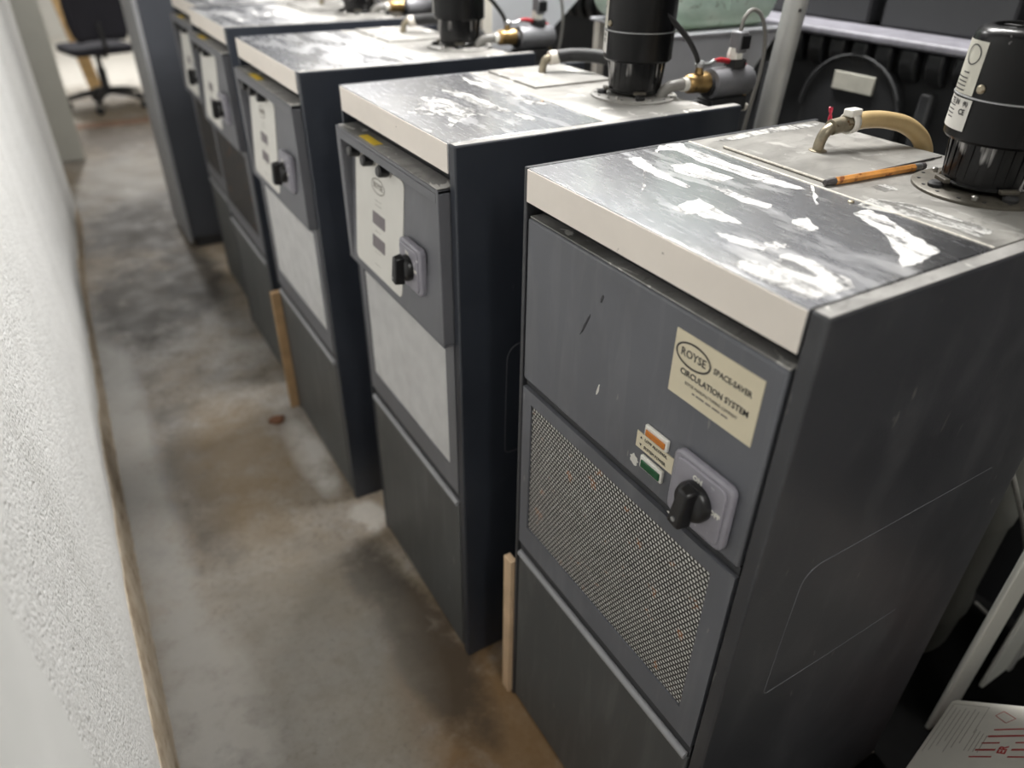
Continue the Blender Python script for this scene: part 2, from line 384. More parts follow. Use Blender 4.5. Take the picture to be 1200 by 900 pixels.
FACE = Matrix(((0, 0, -1, 0), (-1, 0, 0, 0), (0, 1, 0, 0), (0, 0, 0, 1)))   # text plane -> front face (-x), reading towards -y
def text_mb(mb, body, size, frame, align='LEFT', bold=0.0, sx=1.0):
    cu = bpy.data.curves.new('lettering', 'FONT'); cu.body = body; cu.size = size; cu.align_x = align; cu.align_y = 'CENTER'
    cu.resolution_u = 2; cu.offset = bold; cu.extrude = 0.0002
    ob = bpy.data.objects.new('lettering', cu); COL.objects.link(ob)
    dg = bpy.context.evaluated_depsgraph_get(); me = bpy.data.meshes.new_from_object(ob.evaluated_get(dg))
    sc = Matrix.Diagonal((sx, 1, 1, 1))
    mb.add([frame @ sc @ v.co for v in me.vertices], [tuple(p.vertices) for p in me.polygons])
    bpy.data.objects.remove(ob); bpy.data.curves.remove(cu); bpy.data.meshes.remove(me)
    return mb
def face_frame(x, y, z, rot=0.0):
    return Matrix.Translation((x, y, z)) @ FACE @ Matrix.Rotation(rot, 4, 'Z')
def ellipse_ring(mb, frame, a, b, w, n=40):
    vs = []; fs = []
    for i in range(n):
        t = 2 * math.pi * i / n
        for (ra, rb, h) in ((a, b, 0.0003), (a - w, b - w, 0.0003)):
            vs.append(frame @ Vector((ra * math.cos(t), rb * math.sin(t), h)))
    for i in range(n):
        j = (i + 1) % n; fs.append((2 * i, 2 * j, 2 * j + 1, 2 * i + 1))
    mb.add(vs, fs); return mb

# ------------------------------------------------------------------ setting
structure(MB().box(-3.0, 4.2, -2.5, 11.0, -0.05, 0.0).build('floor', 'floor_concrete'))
structure(MB().box(-3.0, 4.2, -2.5, 11.0, 2.6, 2.65).build('ceiling', 'ceiling_white'))
structure(MB().box(-3.0, 4.2, 10.6, 10.7, 0.0, 2.6).build('wall_back', 'back_wall'))
structure(MB().box(4.1, 4.2, -2.5, 10.6, 0.0, 2.6).build('wall_right', 'back_wall'))
structure(MB().box(-3.0, 4.1, -2.5, -2.4, 0.0, 2.6).build('wall_front', 'back_wall'))
WALLP = [(-2.4, -0.645), (0.09, -0.637), (0.63, -0.635), (1.13, -0.632), (1.6, -0.626), (2.05, -0.614), (2.6, -0.604), (3.05, -0.592), (3.85, -0.540)]
m = MB(); n = len(WALLP)
m.prism([(x, y) for y, x in WALLP] + [(-0.80, 3.85), (-0.80, -2.4)], 'z', 0.0, 2.6)
wall = structure(m.build('wall_left', 'wall_plaster'))
# crumbling base of the wall, a rough ridge
m = MB(); rows = []; NB = 260
for i in range(NB + 1):
    y = 0.0 + 3.85 * i / NB
    for (ya, xa), (yb, xb) in zip(WALLP, WALLP[1:]):
        if ya <= y <= yb: xw = xa + (xb - xa) * (y - ya) / (yb - ya)
    j = lambda a: random.uniform(-a, a)
    h = 0.075 + 0.115 * min(1.0, max(0.0, (2.4 - y) / 1.3)) + 0.012 * math.sin(y * 9) + 0.006 * math.sin(y * 23) + j(0.002)
    rows.append([(xw - 0.01, y, h + 0.004), (xw + 0.0015 + j(0.0008), y, h), (xw + 0.004 + j(0.001), y, h * 0.72 + j(0.002)),
                 (xw + 0.006 + j(0.0012), y, h * 0.4 + j(0.002)), (xw + 0.008 + j(0.0014), y, 0.006 + j(0.002)), (xw + 0.010 + j(0.0015), y, -0.003), (xw - 0.01, y, -0.003)])
vs = [p for r in rows for p in r]; fs = []
for i in range(NB):
    for k in range(6): fs.append((i * 7 + k, i * 7 + k + 1, (i + 1) * 7 + k + 1, (i + 1) * 7 + k))
m.add(vs, fs); structure(m.build('baseboard_left', 'base_crumble'))
# paint runs down the wall
for (y, z0, z1, r) in ((0.262, 0.45, 1.4, 0.0011), (0.305, 0.3, 0.75, 0.0009), (0.70, 0.35, 0.9, 0.0016), (1.14, 0.1, 0.55, 0.0016), (0.47, 0.15, 0.6, 0.001), (1.75, 0.3, 0.9, 0.002)):
    m = MB(); vs = []; fs = []
    xr = [xa + (xb - xa) * (y - ya) / (yb - ya) for (ya, xa), (yb, xb) in zip(WALLP, WALLP[1:]) if ya <= y <= yb][0] - 0.0003
    for k in range(13):
        z = z0 + (z1 - z0) * k / 12; w = 1.6 * r * random.uniform(0.7, 1.4); yy = y + random.uniform(-0.0015, 0.0015)
        vs += [(xr, yy - w, z), (xr + 0.0006, yy, z), (xr, yy + w, z)]
    for k in range(12): fs += [(3 * k, 3 * k + 1, 3 * k + 4, 3 * k + 3), (3 * k + 1, 3 * k + 2, 3 * k + 5, 3 * k + 4)]
    m.add(vs, fs).build('paint_run', 'paint_run', wall, smooth=True)
structure(MB().box(-0.70, -0.598, -2.4, 0.088, 0.0, 2.6).build('trim_1', 'wall_smooth', bevel=0.006))
structure(MB().box(-0.80, -0.415, 5.0, 5.35, 0.0, 2.6).build('trim_2', 'pillar_grey', bevel=0.006))
structure(MB().box(-3.0, -0.415, 5.36, 5.45, 0.0, 2.6).build('wall_far', 'pillar_grey'))
structure(MB().box(-0.415, 0.4, 5.82, 5.97, 0.0, 0.006).build('trim_3', 'threshold_brown'))

# ------------------------------------------------------------------ circulation units
D = 0.5446; H = 1.10
def perforated(y0, y1, z0, z1, x, pitch, hole, depth):
    """hex grid of open holes in a thin sheet"""
    m = MB(); rp = pitch * math.sqrt(3) / 2; row = 0; z = z0; R = pitch / math.sqrt(3)
    v = []; f = []
    while z < z1:
        y = y0 + (pitch / 2 if row % 2 else 0)
        while y < y1:
            k = len(v)
            for i in range(6):
                a = math.radians(30 + 60 * i); c, s = math.cos(a), math.sin(a)
                v += [(x, y + R * c, z + R * s), (x, y + hole * c, z + hole * s), (x + depth, y + hole * c, z + hole * s)]
            for i in range(6):
                a, b = k + 3 * i, k + 3 * ((i + 1) % 6)
                f += [(a, a + 1, b + 1, b), (a + 1, a + 2, b + 2, b + 1)]
            y += pitch
        z += rp; row += 1
    m.v = v; m.f = f; return m

def isolator(u, y, z, x, s, knob_rot=0.0, thick=0.012):
    """rotary isolator: clear plastic escutcheon with a black handle"""
    pl = MB().prism(rrect(y - s / 2, y + s / 2, z - s / 2, z + s / 2, s * 0.12), 'x', x - thick, x).build('switch_plate', 'lavender_plastic', u, bevel=0.003)
    m = MB().prism(rrect(y - s * 0.43, y + s * 0.43, z - s * 0.43, z + s * 0.43, s * 0.1), 'x', x - thick - 0.0025, x - thick + 0.001)
    m.build('switch_face', 'lavender_plastic', pl, bevel=0.0015)
    m = MB(); text_mb(m, 'ON', s * 0.10, face_frame(x - thick - 0.0028, y + s * 0.03, z + s * 0.30), 'CENTER', 0.0003)
    text_mb(m, 'OFF', s * 0.10, face_frame(x - thick - 0.0028, y - s * 0.32, z + s * 0.02), 'CENTER', 0.0003)
    m.build('switch_lettering', 'white_plastic', pl)
    kx = x - thick - 0.002
    k = MB().lathe((kx, y, z), [(s * 0.27, 0), (s * 0.27, -0.007), (s * 0.24, -0.012), (s * 0.2, -0.014)], 28, 'x').build('switch_knob', 'black_gloss', u, smooth=True)
    R = Matrix.Translation((kx, y, z)) @ Matrix.Rotation(knob_rot, 4, 'X')
    g = MB(); w = s * 0.135; L = s * 0.31
    g.hexa([R @ Vector(p) for p in ((-0.010, -w, -L), (-0.010, w, -L), (-0.010, w * 0.8, L), (-0.010, -w * 0.8, L),
                                    (-0.028, -w * 0.8, -L * 0.95), (-0.028, w * 0.8, -L * 0.95), (-0.027, w * 0.6, L * 0.92), (-0.027, -w * 0.6, L * 0.92))])
    g.build('knob_grip', 'black_gloss', k, bevel=0.003)
    MB().lathe(R @ Vector((-0.027, 0, -L * 0.55)), [(0.003, 0.0), (0.003, -0.0022)], 12, 'x').build('knob_mark', 'ring_metal', k)

def motor(u, mx, my, zt, bm='base_metal'):
    r0, r1 = 0.047, 0.0585
    base = MB().lathe((mx, my, zt), [(0.075, 0), (0.075, 0.003), (0.073, 0.0045), (0.03, 0.0045)], 48).build('motor_base_plate', bm, u, smooth=True)
    for i in range(16):
        a = 2 * math.pi * i / 16 + 0.2
        MB().lathe((mx + 0.067 * math.cos(a), my + 0.067 * math.sin(a), zt + 0.004), [(0.0022, 0), (0.0022, 0.0012)], 8).build('bolt_hole', 'black_rubber', base)
    for i in range(4):
        a = math.radians(62 + 90 * i); c, s = math.cos(a), math.sin(a)
        MB().lathe((mx + 0.056 * c, my + 0.056 * s, zt + 0.004), [(0.0085, 0), (0.009, 0.004), (0.006, 0.007)], 14).build('clamp_foot', 'black_rubber', base, smooth=True)
        R = Matrix.Translation((mx + 0.050 * c, my + 0.050 * s, zt + 0.013)) @ Matrix.Rotation(a, 4, 'Z')
        MB().box(-0.004, 0.0035, -0.011, 0.011, -0.0025, 0.0025).build('clamp_lug', 'base_metal', base, bevel=0.001, matrix=R)
    for i in range(3):
        a = math.radians(205 + 120 * i)
        MB().lathe((mx + 0.063 * math.cos(a), my + 0.063 * math.sin(a), zt + 0.004), [(0.0035, 0), (0.0035, 0.004), (0.002, 0.0055)], 6).build('bolt', 'zinc', base)
    mot = MB().lathe((mx, my, zt), [(r0 - 0.004, 0.008), (r0, 0.011), (r0, 0.012), (r0 - 0.002, 0.014), (r0 + 0.001, 0.066), (r0 - 0.002, 0.067)], 48).build('motor_lower_housing', 'motor_low', u, smooth=True)
    for i in range(26):     # tapered cooling flutes
        a = 2 * math.pi * i / 26
        R = Matrix.Translation((mx, my, zt)) @ Matrix.Rotation(a, 4, 'Z')
        g = MB().hexa([R @ Vector(p) for p in ((r0 - 0.004, -0.001, 0.018), (r0 - 0.0015, -0.001, 0.018), (r0 - 0.0015, 0.001, 0.018), (r0 - 0.004, 0.001, 0.018),
                                               (r0 - 0.004, -0.003, 0.066), (r0 + 0.003, -0.003, 0.066), (r0 + 0.003, 0.003, 0.066), (r0 - 0.004, 0.003, 0.066))])
        g.build('cooling_flute', 'motor_low', mot)
    up = MB().lathe((mx, my, zt), [(r0 - 0.002, 0.062), (r1 - 0.003, 0.060), (r1 - 0.0005, 0.063), (r1 - 0.0005, 0.105), (r1 + 0.0008, 0.1055), (r1 + 0.0008, 0.107), (r1, 0.1075),
                                      (r1, 0.160), (r1 - 0.001, 0.168), (r1 - 0.005, 0.174), (r1 - 0.012, 0.177), (r1 - 0.016, 0.1765), (r1 - 0.018, 0.173), (0.012, 0.173)], 56).build('motor_upper_housing', 'motor_black', u, smooth=True)
    MB().lathe((mx, my, zt), [(r1 + 0.0004, 0.1052), (r1 + 0.0016, 0.1056), (r1 + 0.0016, 0.1070), (r1 + 0.0004, 0.1074)], 56, cap=False).build('motor_ring', 'ring_metal', up, smooth=True)
    for i in range(6):
        a = 2 * math.pi * i / 6 + 0.3
        R = Matrix.Translation((mx, my, zt)) @ Matrix.Rotation(a, 4, 'Z')
        MB().box(0.022, 0.040, -0.005, 0.005, 0.1725, 0.1745).build('vent_slot', 'black_rubber', up, matrix=R)
    # labels wrapped on the housing, screw
    def wrap(a0, a1, z0, z1, r, mat, name, cut=0.0):
        g = MB(); N = 10; vs = []; fs = []
        for i in range(N + 1):
            a = math.radians(a0 + (a1 - a0) * i / N)
            for z in (z0, z1): vs.append((mx + r * math.cos(a), my + r * math.sin(a), zt + z))
        for i in range(N): fs.append((2 * i, 2 * i + 2, 2 * i + 3, 2 * i + 1))
        return g.add(vs, fs).build(name, mat, up, smooth=True)
    A1 = 165
    wrap(A1 - 62, A1, 0.108, 0.162, r1 + 0.0006, 'paper_silver', 'silver_label')
    wrap(A1 - 62, A1 + 3, 0.071, 0.104, r1 + 0.0006, 'paper_white', 'white_label')
    def curved_text(body, size, a, z, bold=0.0):
        g = MB(); text_mb(g, body, size, Matrix(), 'RIGHT', bold)
        v2 = []
        for (x, y, zz) in g.v:
            th = math.radians(a) + x / (r1 + 0.001); rr = r1 + 0.0011
            v2.append((mx + rr * math.cos(th), my + rr * math.sin(th), zt + z + y))
        g.v = v2; return g
    g = MB()
    for (b, s_, a, z) in (('FRANKLIN ELECTRIC'[:0] or 'TE IN', 0.008, A1 - 14, 0.099), ('CE', 0.008, A1 - 2, 0.090), ('(R)', 0.006, A1 - 1, 0.099)):
        c = curved_text(b, s_, a, z, 0.0002); g.add(c.v, c.f)
    for i, z in enumerate((0.094, 0.0895, 0.0855, 0.0815)):
        wlen = (0.026, 0.016, 0.017, 0.012)[i]; r = r1 + 0.0011; a1 = math.radians(A1 - 20); n_ = 5
        vs = []
        for k in range(n_ + 1):
            a = a1 - wlen / r * k / n_
            vs += [(mx + r * math.cos(a), my + r * math.sin(a), zt + z), (mx + r * math.cos(a), my + r * math.sin(a), zt + z + 0.0011)]
        g.add(vs, [(2 * k, 2 * k + 1, 2 * k + 3, 2 * k + 2) for k in range(n_)])
    for i, z in enumerate((0.129, 0.1235, 0.1195, 0.1155, 0.111)):
        wlen = (0.012, 0.026, 0.02, 0.022, 0.028)[i]; r = r1 + 0.0011; a1 = math.radians(A1 - 14); n_ = 5
        vs = []
        for k in range(n_ + 1):
            a = a1 - wlen / r * k / n_
            vs += [(mx + r * math.cos(a), my + r * math.sin(a), zt + z), (mx + r * math.cos(a), my + r * math.sin(a), zt + z + 0.0012)]
        g.add(vs, [(2 * k, 2 * k + 1, 2 * k + 3, 2 * k + 2) for k in range(n_)])
    n_ = 28; vs = []      # round emblem on the silver label
    for k in range(n_):
        t = 2 * math.pi * k / n_
        for rad in (0.0105, 0.0092):
            a = math.radians(A1 - 17) + rad * 1.15 * math.cos(t) / r1; vs.append((mx + (r1 + 0.0011) * math.cos(a), my + (r1 + 0.0011) * math.sin(a), zt + 0.148 + rad * math.sin(t)))
    g.add(vs, [(2 * k, 2 * ((k + 1) % n_), 2 * ((k + 1) % n_) + 1, 2 * k + 1) for k in range(n_)])
    g.build('label_print', 'ink', up)
    a = math.radians(A1 + 8)
    R = Matrix.Translation((mx + r1 * math.cos(a), my + r1 * math.sin(a), zt + 0.117)) @ Matrix.Rotation(a, 4, 'Z')
    MB().lathe((0, 0, 0), [(0.0048, -0.002), (0.0048, 0.0015), (0.003, 0.003)], 12, 'x').build('screw', 'zinc_old', up, matrix=R)

def cabinet_shell(u, Wd, mats, plate_back):
    """carcass, side panels, stainless top with front lip, seam"""
    MB().box(0.024, D - 0.01, 0.001, Wd - 0.001, 0.0, 1.05).build('carcass', 'paint_dark', u)
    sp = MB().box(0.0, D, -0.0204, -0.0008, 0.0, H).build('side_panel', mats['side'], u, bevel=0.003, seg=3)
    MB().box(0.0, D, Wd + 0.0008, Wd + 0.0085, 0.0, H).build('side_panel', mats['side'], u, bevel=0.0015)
    xs = 0.268
    top = MB().prism([(0.0, 1.057), (0.0, H), (xs, H), (xs, H - 0.004), (0.003, H - 0.004), (0.003, 1.057)], 'y', 0.0005, Wd - 0.0005).build('front_top_plate', mats['steel'], u, bevel=0.0012)
    MB().box(-0.0012, 0.0, 0.001, Wd - 0.001, 1.057, H - 0.0015).build('front_lip', 'lip_steel', u)
    rear = MB().box(xs + 0.0004, plate_back, 0.0005, Wd - 0.0005, H - 0.004, H).build('rear_top_plate', mats['dust'], u, bevel=0.0008)
    MB().box(xs - 0.0015, xs + 0.0015, 0.001, Wd - 0.001, H - 0.001, H + 0.0009).build('top_seam', 'seam', u, bevel=0.0006)
    MB().lathe((xs - 0.012, Wd * 0.36, H), [(0.0035, 0), (0.0035, 0.0012), (0.002, 0.002)], 12).build('rivet', 'zinc_old', u)
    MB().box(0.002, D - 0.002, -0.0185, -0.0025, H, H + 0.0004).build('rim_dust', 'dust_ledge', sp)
    # knockout outline on the near side panel
    p = [(0.455, 0.757), (0.45, 0.760)] + [(0.115 - 0.027 * math.sin(math.radians(a)), 0.733 + 0.027 * math.cos(math.radians(a))) for a in range(0, 91, 15)] + [(0.086, 0.64), (0.086, 0.54), (0.092, 0.533), (0.2, 0.532), (0.356, 0.534)]
    m = MB().tube([(x, -0.0205, z) for x, z in p], [0.0003] + [0.0007] * (len(p) - 2) + [0.0003], 6); m.build('knockout_groove', 'paint_b', sp, smooth=True)
    return sp

def front_low(u, Wd, pm, web, back, low):
    """perforated intake with frame, ledge bead and lower door"""
    y0, y1, z0, z1 = 0.0035, Wd - 0.0035, 0.452, 0.774
    a0, a1, b0, b1 = 0.035, Wd - 0.026, 0.50, 0.752
    m = MB(); 
    for bx in ((y0, a0, z0, z1), (a1, y1, z0, z1), (a0, a1, z0, b0), (a0, a1, b1, z1)): m.box(0.0, 0.02, *bx)
    m.build('intake_frame', pm, u)
    if web: perforated(a0 - 0.004, a1 + 0.004, b0 - 0.004, b1 + 0.004, 0.0025, 0.0067, 0.00295, 0.0010).build('perforated_sheet', web, u)
    MB().box(0.0037, 0.007, a0 - 0.01, a1 + 0.01, b0 - 0.01, b1 + 0.01).build('filter_pad', back, u)
    MB().box(0.004, 0.022, y0, y1, 0.425, z0).build('door_gap_rail', 'paint_dark', u)
    d = MB().box(0.0, 0.02, y0, y1, 0.012, 0.425).build('lower_door', low, u, bevel=0.003)
    MB().tube([(0.001, y0 + 0.004, 0.4255), (0.001, y1 - 0.004, 0.4255)], 0.0062, 10).build('door_bead', 'paint_rim', d, smooth=True)

def valve_set(u, vy, zt):
    """brass ball valve, red lever, solenoid and cable on the back corner"""
    o = lambda x, z, y=0.0: (x, vy + y, zt + z)
    MB().tube([o(0.448, -0.002, 0.008), o(0.450, 0.010, 0.007), o(0.460, 0.019, 0.004), o(0.475, 0.022), o(0.49, 0.022)], 0.0095, 12, res=5).build('valve_hose', 'grey_hose', u, smooth=True)
    MB().lathe(o(0.486, 0.022), [(0.0115, 0), (0.0115, 0.012)], 16, 'x').build('hose_ferrule', 'white_plastic', u, smooth=True)
    v = MB().lathe(o(0.496, 0.022), [(0.012, 0), (0.0155, 0.004), (0.0165, 0.018), (0.0165, 0.03), (0.018, 0.033), (0.018, 0.044), (0.013, 0.046)], 18, 'x').build('ball_valve', 'brass', u, smooth=True)
    MB().lathe(o(0.522, 0.034), [(0.008, 0), (0.007, 0.008), (0.006, 0.016)], 12).build('valve_stem', 'brass', v, smooth=True)
    MB().lathe(o(0.522, 0.048), [(0.0095, 0), (0.0095, 0.006), (0.006, 0.010)], 14).build('lever_nut', 'ring_metal', v, smooth=True)
    MB().tube([o(0.522, 0.051), o(0.545, 0.051), o(0.556, 0.056)], 0.0035, 8).build('lever_arm', 'ring_metal', v, smooth=True)
    MB().tube([o(0.553, 0.056), o(0.568, 0.056), o(0.600, 0.0505), o(0.632, 0.043)], [0.003, 0.0045, 0.0048, 0.004], 10).build('lever_grip', 'red_plastic', v, smooth=True)
    MB().tube([o(0.43, 0.135), o(0.455, 0.118), o(0.485, 0.095), o(0.508, 0.070), o(0.520, 0.050)], 0.0045, 8, res=5).build('sense_line', 'black_rubber', u, smooth=True)
    a = MB().lathe(o(0.548, 0.018), [(0.016, 0), (0.025, 0.003), (0.026, 0.012), (0.0255, 0.09), (0.022, 0.096), (0.016, 0.1)], 28, 'x').build('solenoid_body', 'alu_grey', u, smooth=True)
    MB().lathe(o(0.541, 0.016), [(0.0185, 0), (0.0185, 0.008)], 20, 'x').build('union_nut', 'black_rubber', a, smooth=True)
    MB().lathe(o(0.606, 0.042), [(0.019, 0), (0.019, 0.012), (0.016, 0.014)], 8).build('coil_cap', 'black_rubber', a)
    MB().lathe(o(0.602, 0.052), [(0.013, 0), (0.014, 0.01), (0.012, 0.022)], 6).build('coil_nut', 'white_plastic', a)
    c = MB().box(0.594, 0.616, vy - 0.014, vy + 0.010, zt + 0.066, zt + 0.100).build('plug_connector', 'alu_grey', u, bevel=0.003)
    MB().box(0.598, 0.6205, vy - 0.0155, vy + 0.006, zt + 0.072, zt + 0.094).build('plug_cover', 'black_gloss', c, bevel=0.002)
    MB().tube([o(0.606, 0.098), o(0.612, 0.122), o(0.63, 0.132), o(0.655, 0.118), o(0.672, 0.08), o(0.675, 0.03), o(0.665, -0.03), o(0.655, -0.12), o(0.655, -0.3)], 0.0035, 8, res=6).build('plug_cable', 'grey_hose', c, smooth=True)
    MB().box(0.545, 0.63, vy - 0.02, vy + 0.02, zt - 0.03, zt - 0.006).build('valve_bracket', 'black_rubber', u, bevel=0.002)
    MB().box(0.50, 0.56, vy - 0.016, vy + 0.016, zt - 0.028, zt - 0.010).build('bracket_arm', 'black_rubber', u)
    MB().lathe(o(0.638, -0.034), [(0.011, 0), (0.014, 0.004), (0.014, 0.010), (0.006, 0.013)], 14).build('drain_knob', 'post_white', u, smooth=True)
    MB().lathe(o(0.638, -0.030), [(0.007, 0.01), (0.007, 0.04)], 10).build('drain_stem', 'brass', u, smooth=True)

# ---- the unit with nameplate
uA = thing('circulation_unit', 'dark grey cabinet with cream nameplate, amber and green lamps and perforated front', 'machine', (0, 0, 0), 'circulation cabinets')
WA = 0.441
cabinet_shell(uA, WA, {'side': 'paint_side', 'steel': 'steel_a', 'dust': 'dust_a'}, 0.532)
MB().box(0.0, 0.02, 0.0035, WA - 0.0035, 0.789, 1.036).build('upper_door', 'paint_a', uA, bevel=0.003)
MB().box(0.003, 0.023, 0.005, WA - 0.005, 1.0365, 1.0385).build('door_top_dirt', 'dust_ledge', uA)
MB().box(0.006, 0.022, 0.0035, WA - 0.0035, 0.775, 0.788).build('door_gap_rail', 'paint_dark', uA)
front_low(uA, WA, 'paint_a', 'mesh_web', 'fin_light', 'paint_low')
# nameplate
Y0, Y1, Z0, Z1 = 0.024, 0.143, 0.9395, 1.0155
npl = MB().box(-0.0012, 0.0, Y0, Y1, Z0, Z1).build('nameplate', 'cream_plate', uA)
m = MB(); fr = lambda y, z: face_frame(-0.0014, y, z)
ellipse_ring(m, fr(0.1145, 0.9935), 0.0255, 0.0145, 0.0021)
text_mb(m, 'ROYSE', 0.0128, fr(0.1145, 0.9935), 'CENTER', 0.0001, 0.95)
text_mb(m, 'SPACE-SAVER', 0.0092, fr(0.0855, 0.9935), 'LEFT', 0.0001, 0.92)
text_mb(m, 'CIRCULATION SYSTEM', 0.0098, fr(0.0815, 0.9715), 'CENTER', 0.00015, 0.95)
m.build('plate_lettering', 'ink', npl)
m = MB(); text_mb(m, 'ROYSE MANUFACTURING COMPANY', 0.0052, fr(0.083, 0.9605), 'CENTER', 0.0, 0.85)
y = 0.108
for wl in (0.004, 0.012, 0.008, 0.011, 0.009):
    m.add([fr(y, 0.9535) @ Vector(p) for p in ((0, -0.0011, 0), (wl, -0.0011, 0), (wl, 0.0011, 0), (0, 0.0011, 0))], [(0, 1, 2, 3)]); y -= wl + 0.0017
m.build('plate_small_print', 'ink_soft', npl)
# indicator lamps and strip
for (nm, lens, za, zb, ya, yb) in (('amber_lamp', 'amber_lens', 0.862, 0.878, 0.127, 0.166), ('green_lamp', 'green_lens', 0.815, 0.833, 0.128, 0.167)):
    lp = MB().box(-0.0045, 0.0, ya, yb, za, zb).build(nm, 'white_plastic', uA, bevel=0.0012)
    MB().box(-0.0062, -0.0042, ya + 0.003, yb - 0.003, za + 0.0025, zb - 0.005).build('lamp_lens', lens, lp, bevel=0.0012)
st = MB().box(-0.001, 0.0, 0.117, 0.181, 0.8365, 0.859).build('lamp_strip', 'cream_plate', uA)
m = MB(); text_mb(m, 'LOW ALCOHOL', 0.0058, fr(0.1665, 0.8535), 'LEFT', 0.0, 0.92); text_mb(m, 'SYSTEM POWER', 0.0058, fr(0.1665, 0.8425), 'LEFT', 0.0, 0.92)
m.add([fr(0.1725, 0.8535) @ Vector(p) for p in ((-0.002, -0.002, 0), (0.002, -0.002, 0), (0, 0.002, 0))], [(0, 1, 2)])
m.add([fr(0.1725, 0.8425) @ Vector(p) for p in ((-0.002, 0.002, 0), (0, -0.002, 0), (0.002, 0.002, 0))], [(0, 1, 2)])
m.build('strip_lettering', 'ink', st)
isolator(uA, 0.066, 0.843, 0.0, 0.088, 0.12, 0.010)
# splash of dried coating and scratches on the door
def splat(u, name, y, z, ry, rz, mat, x=-0.0006, rot=0.0, n=18):
    pts = []
    for i in range(n):
        a = 2 * math.pi * i / n; k = random.uniform(0.7, 1.15)
        py, pz = ry * k * math.cos(a), rz * k * math.sin(a)
        pts.append((y + py * math.cos(rot) - pz * math.sin(rot), z + py * math.sin(rot) + pz * math.cos(rot)))
    return MB().prism(pts, 'x', x, 0.0).build(name, mat, u)
splat(uA, 'dried_splash', 0.181, 0.814, 0.008, 0.008, 'paper_white')
splat(uA, 'dried_splash', 0.262, 0.868, 0.002, 0.009, 'paper_white', rot=0.2)
splat(uA, 'dried_splash', 0.11, 0.783, 0.004, 0.002, 'paper_white')
splat(uA, 'scuff', 0.298, 0.945, 0.0018, 0.020, 'paint_dark', rot=0.45)
splat(uA, 'scuff', 0.27, 0.992, 0.002, 0.006, 'paint_dark', rot=0.3)
# lid, elbow, hose
zt = H
lid = MB().box(0.287, 0.520, 0.218, 0.392, zt - 0.001, zt + 0.0022).build('inspection_lid', 'dust_a', uA, bevel=0.0008)
MB().tube([(0.2868, 0.219, zt + 0.0022), (0.2868, 0.391, zt + 0.0022)], 0.0016, 6).build('lid_edge', 'seam', lid)
MB().tube([(0.29, 0.2178, zt + 0.0018), (0.50, 0.2178, zt + 0.0018)], 0.0011, 6).build('lid_edge', 'graphite', lid)
MB().lathe((0.388, 0.316, zt + 0.002), [(0.012, 0), (0.012, 0.0012), (0.0095, 0.002)], 20).build('elbow_collar', 'zinc_old', uA, smooth=True)
MB().tube([(0.388, 0.316, zt), (0.389, 0.316, zt + 0.014), (0.394, 0.315, zt + 0.026), (0.406, 0.314, zt + 0.032), (0.42, 0.3125, zt + 0.034)], 0.0075, 14, res=5).build('pipe_elbow', 'zinc_old', uA, smooth=True)
MB().tube([(0.402, 0.3145, zt + 0.0315), (0.424, 0.312, zt + 0.034), (0.445, 0.308, zt + 0.036)], 0.0105, 14).build('hose_fitting', 'zinc_old', uA, smooth=True)
hz = MB().tube([(0.444, 0.308, zt + 0.036), (0.462, 0.304, zt + 0.0375), (0.49, 0.295, zt + 0.036), (0.523, 0.281, zt + 0.027), (0.548, 0.268, zt + 0.005), (0.557, 0.262, zt - 0.03), (0.56, 0.26, zt - 0.12), (0.56, 0.26, zt - 0.4)], 0.0115, 16, res=6).build('coolant_hose', 'amber_hose', uA, smooth=True)
m = MB(); cx, cy, cz = 0.434, 0.310, zt + 0.0352
ring = [Vector((cx, cy, cz)) + 0.0122 * (Vector((0, 1, 0)) * math.cos(t) + Vector((0, 0, 1)) * math.sin(t)) for t in [2 * math.pi * k / 20 for k in range(21)]]
vs = []; fs = []
for p in ring: vs += [p + Vector((-0.006, 0, 0)), p + Vector((0.006, 0, 0))]
for k in range(20): fs.append((2 * k, 2 * k + 1, 2 * k + 3, 2 * k + 2))
m.add(vs, fs); tie = m.build('hose_tie', 'white_plastic', uA, smooth=True); sm = tie.modifiers.new('thick', 'SOLIDIFY'); sm.thickness = 0.002
MB().box(cx - 0.012, cx + 0.010, cy - 0.009, cy + 0.006, cz + 0.009, cz + 0.019).build('tie_head', 'white_plastic', tie, bevel=0.002)
for ph in (0, math.pi):
    pts = [Vector((0.430 - 0.010 * t + 0.0016 * math.cos(9 * t + ph), 0.335 + 0.0016 * math.sin(9 * t + ph), zt + 0.012 + 0.040 * t)) for t in [k / 24 for k in range(25)]]
    MB().tube(pts, 0.0014, 6).build('twisted_wire', 'red_wire', uA, smooth=True)
motor(uA, 0.432, 0.114, H)

# ---- pencil lying on the near cabinet
P0 = Vector((0.2745, 0.2115, H + 0.0044)); P1 = Vector((0.447, 0.197, H + 0.0044)); dv = (P1 - P0).normalized()
pen = thing('pencil', 'short worn orange pencil lying on the steel cabinet top', 'pencil', tuple(P0))
Q = lambda a: dv * a
L = (P1 - P0).length
MB().tube([Q(0.016), Q(L - 0.020)], 0.0050, 6).build('shaft', 'pencil_wood', pen)
MB().tube([Q(0.0), Q(0.006), Q(0.016)], [0.0036, 0.0042, 0.0048], 8).build('blunt_point', 'graphite', pen, smooth=True)
MB().tube([Q(L - 0.020), Q(L - 0.008)], 0.0049, 12).build('ferrule', 'ring_metal', pen, smooth=True)
MB().tube([Q(L - 0.008), Q(L - 0.001), Q(L)], [0.0046, 0.0046, 0.0036], 12).build('eraser', 'graphite', pen, smooth=True)

